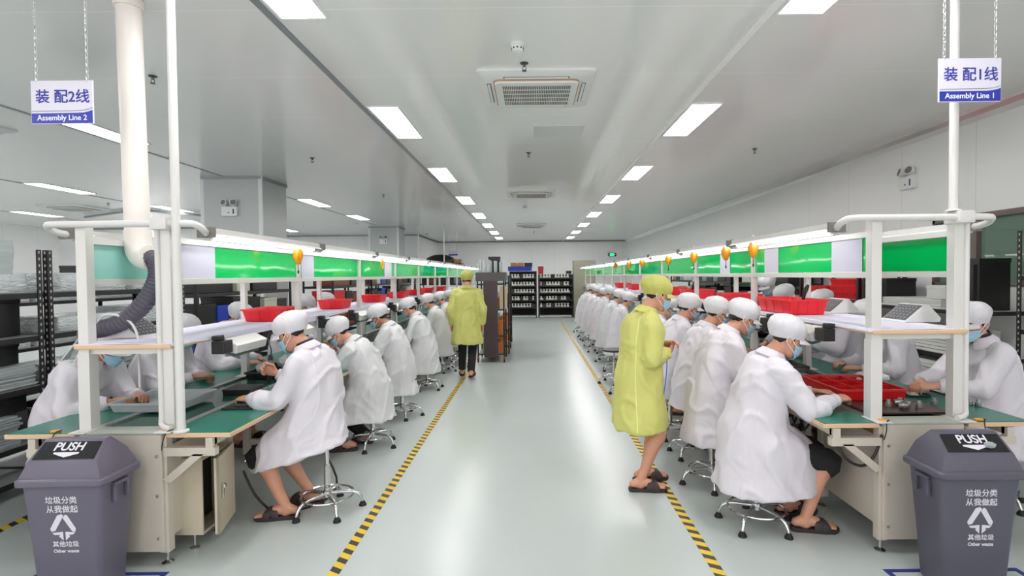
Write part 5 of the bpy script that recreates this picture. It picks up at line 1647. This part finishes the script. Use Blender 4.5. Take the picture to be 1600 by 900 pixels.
tag(MB().box(-.001, .001, -.045, .045, -.026, .0).build('blue_label', m_bluep, loc=(LCX + .284, 3.38, LSZ + .0), smooth=0), 'small blue label on the edge of the left overhead shelf', 'label')

# --- on the right bench front
open_tray('parts_tray', 'large red compartment tray on the right bench beside the white post', 'tray', (2.235, 3.72, .755), .44, .52, .075, mat('red_tray_plastic', (214, 30, 34), .3), cells=(3, 3), flare=.01, ribs=False)
tag(MB().box(-.25, .25, -.14, .14, 0, .012).build('work_board', mat('dark_brown_board', (66, 44, 42), .3), loc=(2.24, 3.27, .754), smooth=0, bevel=.002), 'dark brown board on the right bench in front of the red tray', 'board')
cyl = MB().lathe([(0, 0), (.017, 0), (.018, .002), (.018, .028), (.012, .03), (.012, .044), (0, .045)], n=18).mesh('spindle', m_alu)
for i, (x, y, rx) in enumerate(((2.20, 3.27, 0), (2.235, 3.22, 80), (2.255, 3.3, 80), (2.285, 3.24, 80), (2.36, 3.23, 0), (2.30, 3.31, 0))):
    o = put('metal_spindle', cyl, None, (x, y, .7665 + (.018 if rx else 0))); o.rotation_euler = (R(rx), 0, i * .7)
    tag(o, 'small silver metal spindle on the dark brown board', 'metal part', 'silver spindles on the dark board')
for i, (x, y) in enumerate(((2.72, 3.32), (2.76, 3.34), (2.79, 3.31), (2.55, 3.36))):
    o = put('metal_spindle', cyl, None, (x, y, LH + .001)); tag(o, 'small silver metal spindle standing on the green mat at far right', 'metal part', 'silver spindles on the right mat')
q = MB().tube([(0, 0, .008), (.05, .03, .008), (.1, -.01, .009), (.16, .03, .008), (.2, .0, .009), (.17, -.06, .009), (.08, -.05, .008), (.02, -.02, .01), (.0, .05, .01), (.1, .08, .008)], .0055, n=8, smooth=5)
tag(q.build('cable', m_black, loc=(2.5, 3.62, LH)), 'loose black cable lying behind the red compartment tray', 'cable')
# device shells behind the red tray
for i in range(2):
    t = thing('device_shell', ('dark grey device shell on the right bench behind the red tray', 'second dark grey device shell, farther back on the right belt')[i], 'device shell', (2.15 + .08 * i, 4.3 + .42 * i, .74))
    MB().loft([rrect(.15, .17, .02, 0), rrect(.16, .18, .02, .05), rrect(.15, .17, .02, .055), rrect(.14, .16, .02, .015)]).build('shell', mat('dark_grey_plastic', (70, 70, 72), .3), t)
    MB().box(-.1, .1, -.1, .1, .016, .03).box(-.12, -.1, -.12, .12, .02, .06).build('bracket', m_alu, t, smooth=0)
q = MB(); rnd = random.Random(3)
def plastic_bag(label, loc, r, seed, m=None):
    q = MB(); rings = []
    for i in range(1, 8):
        ph = PI * i / 8; ring = []
        for k in range(18):
            th = 2 * PI * k / 18
            d = Vector((math.sin(ph) * math.cos(th), math.sin(ph) * math.sin(th), -math.cos(ph)))
            w = 1 + .28 * noise.noise(d * 3.0 + Vector((seed, 0, 0))) + .12 * noise.noise(d * 8.0 + Vector((0, seed, 0)))
            ring.append((r[0] * d.x * w, r[1] * d.y * w, max(0, r[2] * (1 + d.z * w))))
        rings.append(ring)
    q.loft(rings)
    return tag(q.build('plastic_bag', m or mat('white_bag', (224, 226, 228), .3, bump=(40, .6, .01)), loc=loc, smooth=25), label, 'bag', 'crumpled white bags on the benches')
plastic_bag('crumpled white plastic bag on the right bench in front of the second far worker', (2.55, 4.0, LH), (.13, .1, .05), 2)
plastic_bag('crumpled white bag in the black tray on the left belt, nearer one', (LCX - .05, 4.62, .765), (.07, .09, .05), 5)
plastic_bag('crumpled white bag in the black tray on the left belt, farther one', (LCX + .06, 4.82, .765), (.09, .1, .07), 8)
plastic_bag('pile of clear bags in front of the second left worker', (LCX + .2, 5.3, LH + .002), (.14, .14, .09), 11)
crate('long black tray on the left belt holding white bags', (LCX + .02, 4.74, .742), .34, .56, .06, m_black, 'tray')
# --- on the left bench front
open_tray('clear_tray', 'shallow clear plastic tray on the left belt near its front', 'tray', (LCX - .19, 3.55, .753), .44, .42, .06, m_clear, ribs=False, flare=.015)
t = thing('tablet_fixture', 'black flat fixture under the hands of the nearest left worker', 'fixture', (-1.9, 3.52, LH))
MB().box(-.11, .09, -.12, .13, .001, .012).build('plate', m_black, t, smooth=0, bevel=.002)
MB().box(-.06, .06, -.06, .09, .012, .022).build('device', mat('dark_grey_plastic', (70, 70, 72), .3), t, smooth=0, bevel=.003)
carton('black fixture block on the left belt beyond the nearest worker', (LCX + .1, 3.98, .7385), .2, .2, .04, m_black)
for i, (x, y, lab) in enumerate(((-2.66, 2.94, 'yellow tie tag on the front of the left bench, left of the bin'), (-2.035, 2.94, 'yellow tie tag on the front of the left bench, by the white pole'), (1.985, 3.0, 'yellow tie tag on the right bench beside the white post'), (2.53, 3.0, 'yellow tie tag on the right bench above the bin'))):
    t = thing('tie_tag', lab, 'tag', (x, y, LH + .001), R((20, 10, -15, -10)[i]), 'yellow tie tags')
    MB().box(-.022, .022, -.01, .01, 0, .012).build('clip', m_bal, t, smooth=0, bevel=.003)
    MB().tube([(.02, 0, .006), (.03, -.01, .01), (.01, -.035, .004), (.0, -.06, -.04), (-.01, -.055, -.09)], .003, n=6, smooth=4).build('wire', m_black, t)
# cord on the floor under the left bench, and air hose on the right
tag(MB().tube([(-1.93, 3.5, .32), (-1.85, 3.5, .15), (-1.75, 3.55, .02), (-1.62, 3.6, .008), (-1.5, 3.75, .008), (-1.48, 3.95, .1), (-1.75, 4.1, .45)], .008, n=8, smooth=5).build('power_cord', m_black), 'black power cord drooping from the control cabinet over the floor', 'cord')
tag(MB().tube([(1.72, 3.04, .71), (1.76, 3.0, .56), (1.86, 2.99, .50), (1.93, 2.985, .56), (1.97, 2.98, .68)], .008, n=8, smooth=5).build('air_hose', m_black), 'short black hose curled under the right bench front', 'hose')
q = MB(); rnd = random.Random(9)
for k in range(6):
    q.tube([(1.72 + .02 * k, 3.25 + .12 * k, .70), (1.70 + .02 * k, 3.3 + .12 * k, .62 - .02 * (k % 3)), (1.74, 3.4 + .12 * k, .6), (1.75, 3.5 + .1 * k, .69)], .007, n=6, smooth=4)
tag(q.build('cable_bundle', m_black), 'tangle of black cables under the aisle edge of the right bench', 'cables')

# --- aisle end: trolleys, racks, cabinet
def trolley(label, x0, x1, y0, y1, h, panel=False):
    t = thing('trolley', label, 'trolley', ((x0 + x1) / 2, (y0 + y1) / 2, 0))
    hx, hy = (x1 - x0) / 2, (y1 - y0) / 2
    m_brown = mat('purple_brown', (74, 56, 62), .5)
    for sx in (-1, 1):
        for sy in (-1, 1):
            MB().tube([(sx * hx, sy * hy, .09), (sx * hx, sy * hy, h)], .014, n=8).build('post', m_rack, t)
            c = MB().tube([(sx * hx - .012, sy * hy, .04), (sx * hx + .012, sy * hy, .04)], .04, n=14).build('caster', m_rubber, t)
            MB().box(sx * hx - .02, sx * hx + .02, sy * hy - .012, sy * hy + .012, .05, .1).build('fork', mat('orange_fork', (190, 90, 60), .5), c, smooth=0)
    for z in (.16, .5, .98, 1.45):
        MB().box(-hx, hx, -hy, hy, z - .025, z - .006).build('shelf', m_rack, t, smooth=0)
        MB().box(-hx + .01, hx - .01, -hy + .01, hy - .01, z - .006, z).build('shelf_mat', mat('dull_green_mat', (96, 120, 100), .6), t, smooth=0)
    if panel:
        MB().box(-.13, .13, -hy - .04, -hy - .012, .1, 1.5).build('front_panel', m_brown, t, smooth=0, bevel=.004)
        MB().box(-hx - .03, hx + .03, -hy - .03, hy, 1.5, 1.66).build('top_box', mat('dark_grey_top', (82, 78, 82), .5), t, smooth=0, bevel=.006)
    return t
trolley('tall dark trolley with purple-brown front panel at the left of the aisle', -1.0, -.52, 9.75, 10.5, 1.55, True)
trolley('tall dark trolley standing behind the one with the brown panel', -.95, -.48, 10.8, 11.6, 1.6)
trolley('third tall dark trolley in the row at the left of the aisle', -.95, -.5, 12.0, 12.8, 1.6)
m_amber = mat('amber_wood', (206, 120, 52), .5)
r_ = random.Random(21)
tube_m = MB().lathe([(0, 0), (.02, 0), (.022, .002), (.022, .2), (.018, .205), (.0, .206)], n=10).mesh('clear_tube', m_clear)
for i in range(10):
    o = put('clear_tube', tube_m, None, (-.98 + (i % 5) * .1, 9.85 + (i // 5) * .3, 1.66)); o.scale = (1, 1, r_.uniform(.8, 1.3))
    tag(o, 'clear tube standing on top of the brown-panelled trolley', 'tube', 'clear tubes on the trolley top')
carton('black box among the clear tubes on the brown-panelled trolley', (-.72, 10.3, 1.66), .22, .2, .3, m_black)
lab_t = ('brown-panelled', 'middle', 'third')
for ti_, (yy) in enumerate((10.12, 11.2, 12.4)):
    for si, z in enumerate((.16, .5, .98)):
        carton('amber wooden block on the %s shelf of the %s trolley' % (('lowest', 'second', 'third')[si], lab_t[ti_]), (-.6, yy - .1, z), .14, .4, .2 + .05 * (si % 2), m_amber)
        carton('pale box on the %s shelf of the %s trolley' % (('lowest', 'second', 'third')[si], lab_t[ti_]), (-.85, yy, z), .16, .5, .22, mat('pale_box', (206, 204, 190), .6))
tag(MB().box(0, .14, 0, .02, 0, .42).build('wood_panel', mat('pale_wood', (206, 190, 160), .5), loc=(-.60, 9.78, .985), smooth=0, bevel=.003), 'pale upright panel on the upper shelf of the brown-panelled trolley', 'panel')

m_part = mat('silver_part', (226, 226, 224), .35, .2)
m_partd = mat('dark_part', (70, 60, 60), .4, .3)
pm = MB().lathe([(0, 0), (.05, 0), (.05, .05), (.03, .055), (.03, .12), (.05, .125), (.05, .14), (0, .142)], n=12).mesh('machined_part', m_part)
pm2 = MB().box(-.06, .06, -.06, .06, 0, .06).lathe([(.035, .06), (.035, .14), (0, .142)], n=12).mesh('machined_part', m_part, smooth=30)
pm3 = MB().box(-.07, .07, -.06, .06, 0, .1).box(-.05, .05, -.04, .04, .1, .13).mesh('machined_part', m_partd, smooth=0)
rack('black shelf rack of silver parts at the aisle end, left one', -.84, .18, 19.9, 20.45, 1.75, (.13, .4, .67, .94, 1.21, 1.5), slots=False, board=m_rack)
rack('black shelf rack of silver parts at the aisle end, right one', .24, 1.55, 19.9, 20.45, 1.62, (.13, .4, .67, .94, 1.21, 1.5), slots=False, board=m_rack)
for x0, x1, side in ((-.84, .18, 'left'), (.24, 1.55, 'right')):
    for si, z in enumerate((.4, .67, .94, 1.21, 1.5)):
        n = int((x1 - x0 - .1) / .112)
        for k in range(n):
            q_ = r_.random() * .93
            me = pm if q_ < .5 else (pm2 if q_ < .8 else pm3)
            o = put('machined_part', me, None, (x0 + .1 + k * .112, 19.98 + r_.uniform(0, .06), z)); o.rotation_euler = (0, 0, r_.uniform(0, 3))
            tag(o, 'small metal part in the rows on the black racks at the aisle end', 'metal part', 'metal parts on the racks at the aisle end')
crate('blue bin on top of the left rack at the aisle end', (-.45, 20.2, 1.76), .9, .4, .17, m_bluep, 'bin')
carton('brown carton on the blue bin at the aisle end', (-.55, 20.2, 1.935), .5, .3, .14)
carton('black case on the blue bin at the aisle end', (-.13, 20.2, 1.935), .3, .3, .13, m_black)
crate('red crate on the left end of the right rack at the aisle end', (.34, 20.2, 1.63), .2, .36, .3, mat('dull_red_plastic', (176, 38, 48), .4))
carton('small black box on the right rack at the aisle end', (1.4, 20.2, 1.63), .2, .2, .12, m_black)
t = thing('steel_cabinet', 'tall beige steel cabinet at the far end of the right line', 'cabinet', (2.0, 20.4, 0))
m_cb = mat('olive_beige_steel', (172, 170, 150), .45)
MB().box(-.42, .42, -.25, .25, 0, 2.15).build('body', m_cb, t, smooth=0, bevel=.006)
for s in (-1, 1):
    d = MB().box(min(0, s * .4) + .005, max(0, s * .4) - .005, -.268, -.25, .06, 2.1).build('door', m_cb, t, smooth=0, bevel=.004)
    MB().box(s * .04 - .01, s * .04 + .01, -.285, -.268, 1.0, 1.14).build('handle', m_chrome, d, smooth=0)
rack('tall dark rack in the left back corner with black covers on top', -4.3, -2.7, 20.3, 21.0, 2.1, (.3, .8, 1.3, 1.8, 2.08), slots=False, board=m_rack)
plast = MB(); rings = []
for i in range(1, 9):
    ph = PI / 2 * i / 8
    rings.append([((.62 * math.cos(ph) + .02) * math.cos(a) * (1 + .1 * noise.noise(Vector((math.cos(a) * 2, math.sin(a) * 2, i)))), (.3 * math.cos(ph) + .02) * math.sin(a), .36 * math.sin(ph)) for a in np.linspace(0, 2 * PI, 24, endpoint=False)])
plast.loft([[(.64 * math.cos(a), .31 * math.sin(a), 0) for a in np.linspace(0, 2 * PI, 24, endpoint=False)]] + rings)
tag(plast.build('black_cover', m_black, loc=(-3.55, 20.65, 2.082), smooth=50), 'rounded black cover lying on the tall rack in the left back corner', 'cover')
carton('brown carton on the tall rack in the left back corner', (-2.86, 20.6, 2.082), .28, .3, .16)
for i in range(5):
    for si, z in enumerate((.302, .802, 1.302)):
        carton('dark box, %s from the left on the %s shelf of the tall corner rack' % (ORD[i].replace('nearest', 'first'), ('lowest', 'second', 'third')[si]), (-4.1 + .31 * i, 20.6, z), .26, .4, .3, (m_black, m_grey, m_black, m_orange, m_black)[(i + si) % 5], 'boxes on the tall corner rack')
for x0, x1, h_, w in ((-.84, .18, 1.75, 'left'), (.24, 1.55, 1.62, 'right')):
    r0 = [o for o in COL.objects if o.get('label') == 'black shelf rack of silver parts at the aisle end, %s one' % w][0]
    hx = (x1 - x0) / 2
    MB().box(-hx, hx, .262, .275, .05, h_).build('dark_backing', mat('rack_interior_dark', (44, 34, 34), .6), r0, smooth=0)  # added sheet: its dark colour stands in for the dim rack interior
# scraps on the right bin lid
plastic_bag('crumpled clear scrap lying on the flap of the right bin', (2.255, 2.605, .726), (.026, .022, .014), 4, m_clear)
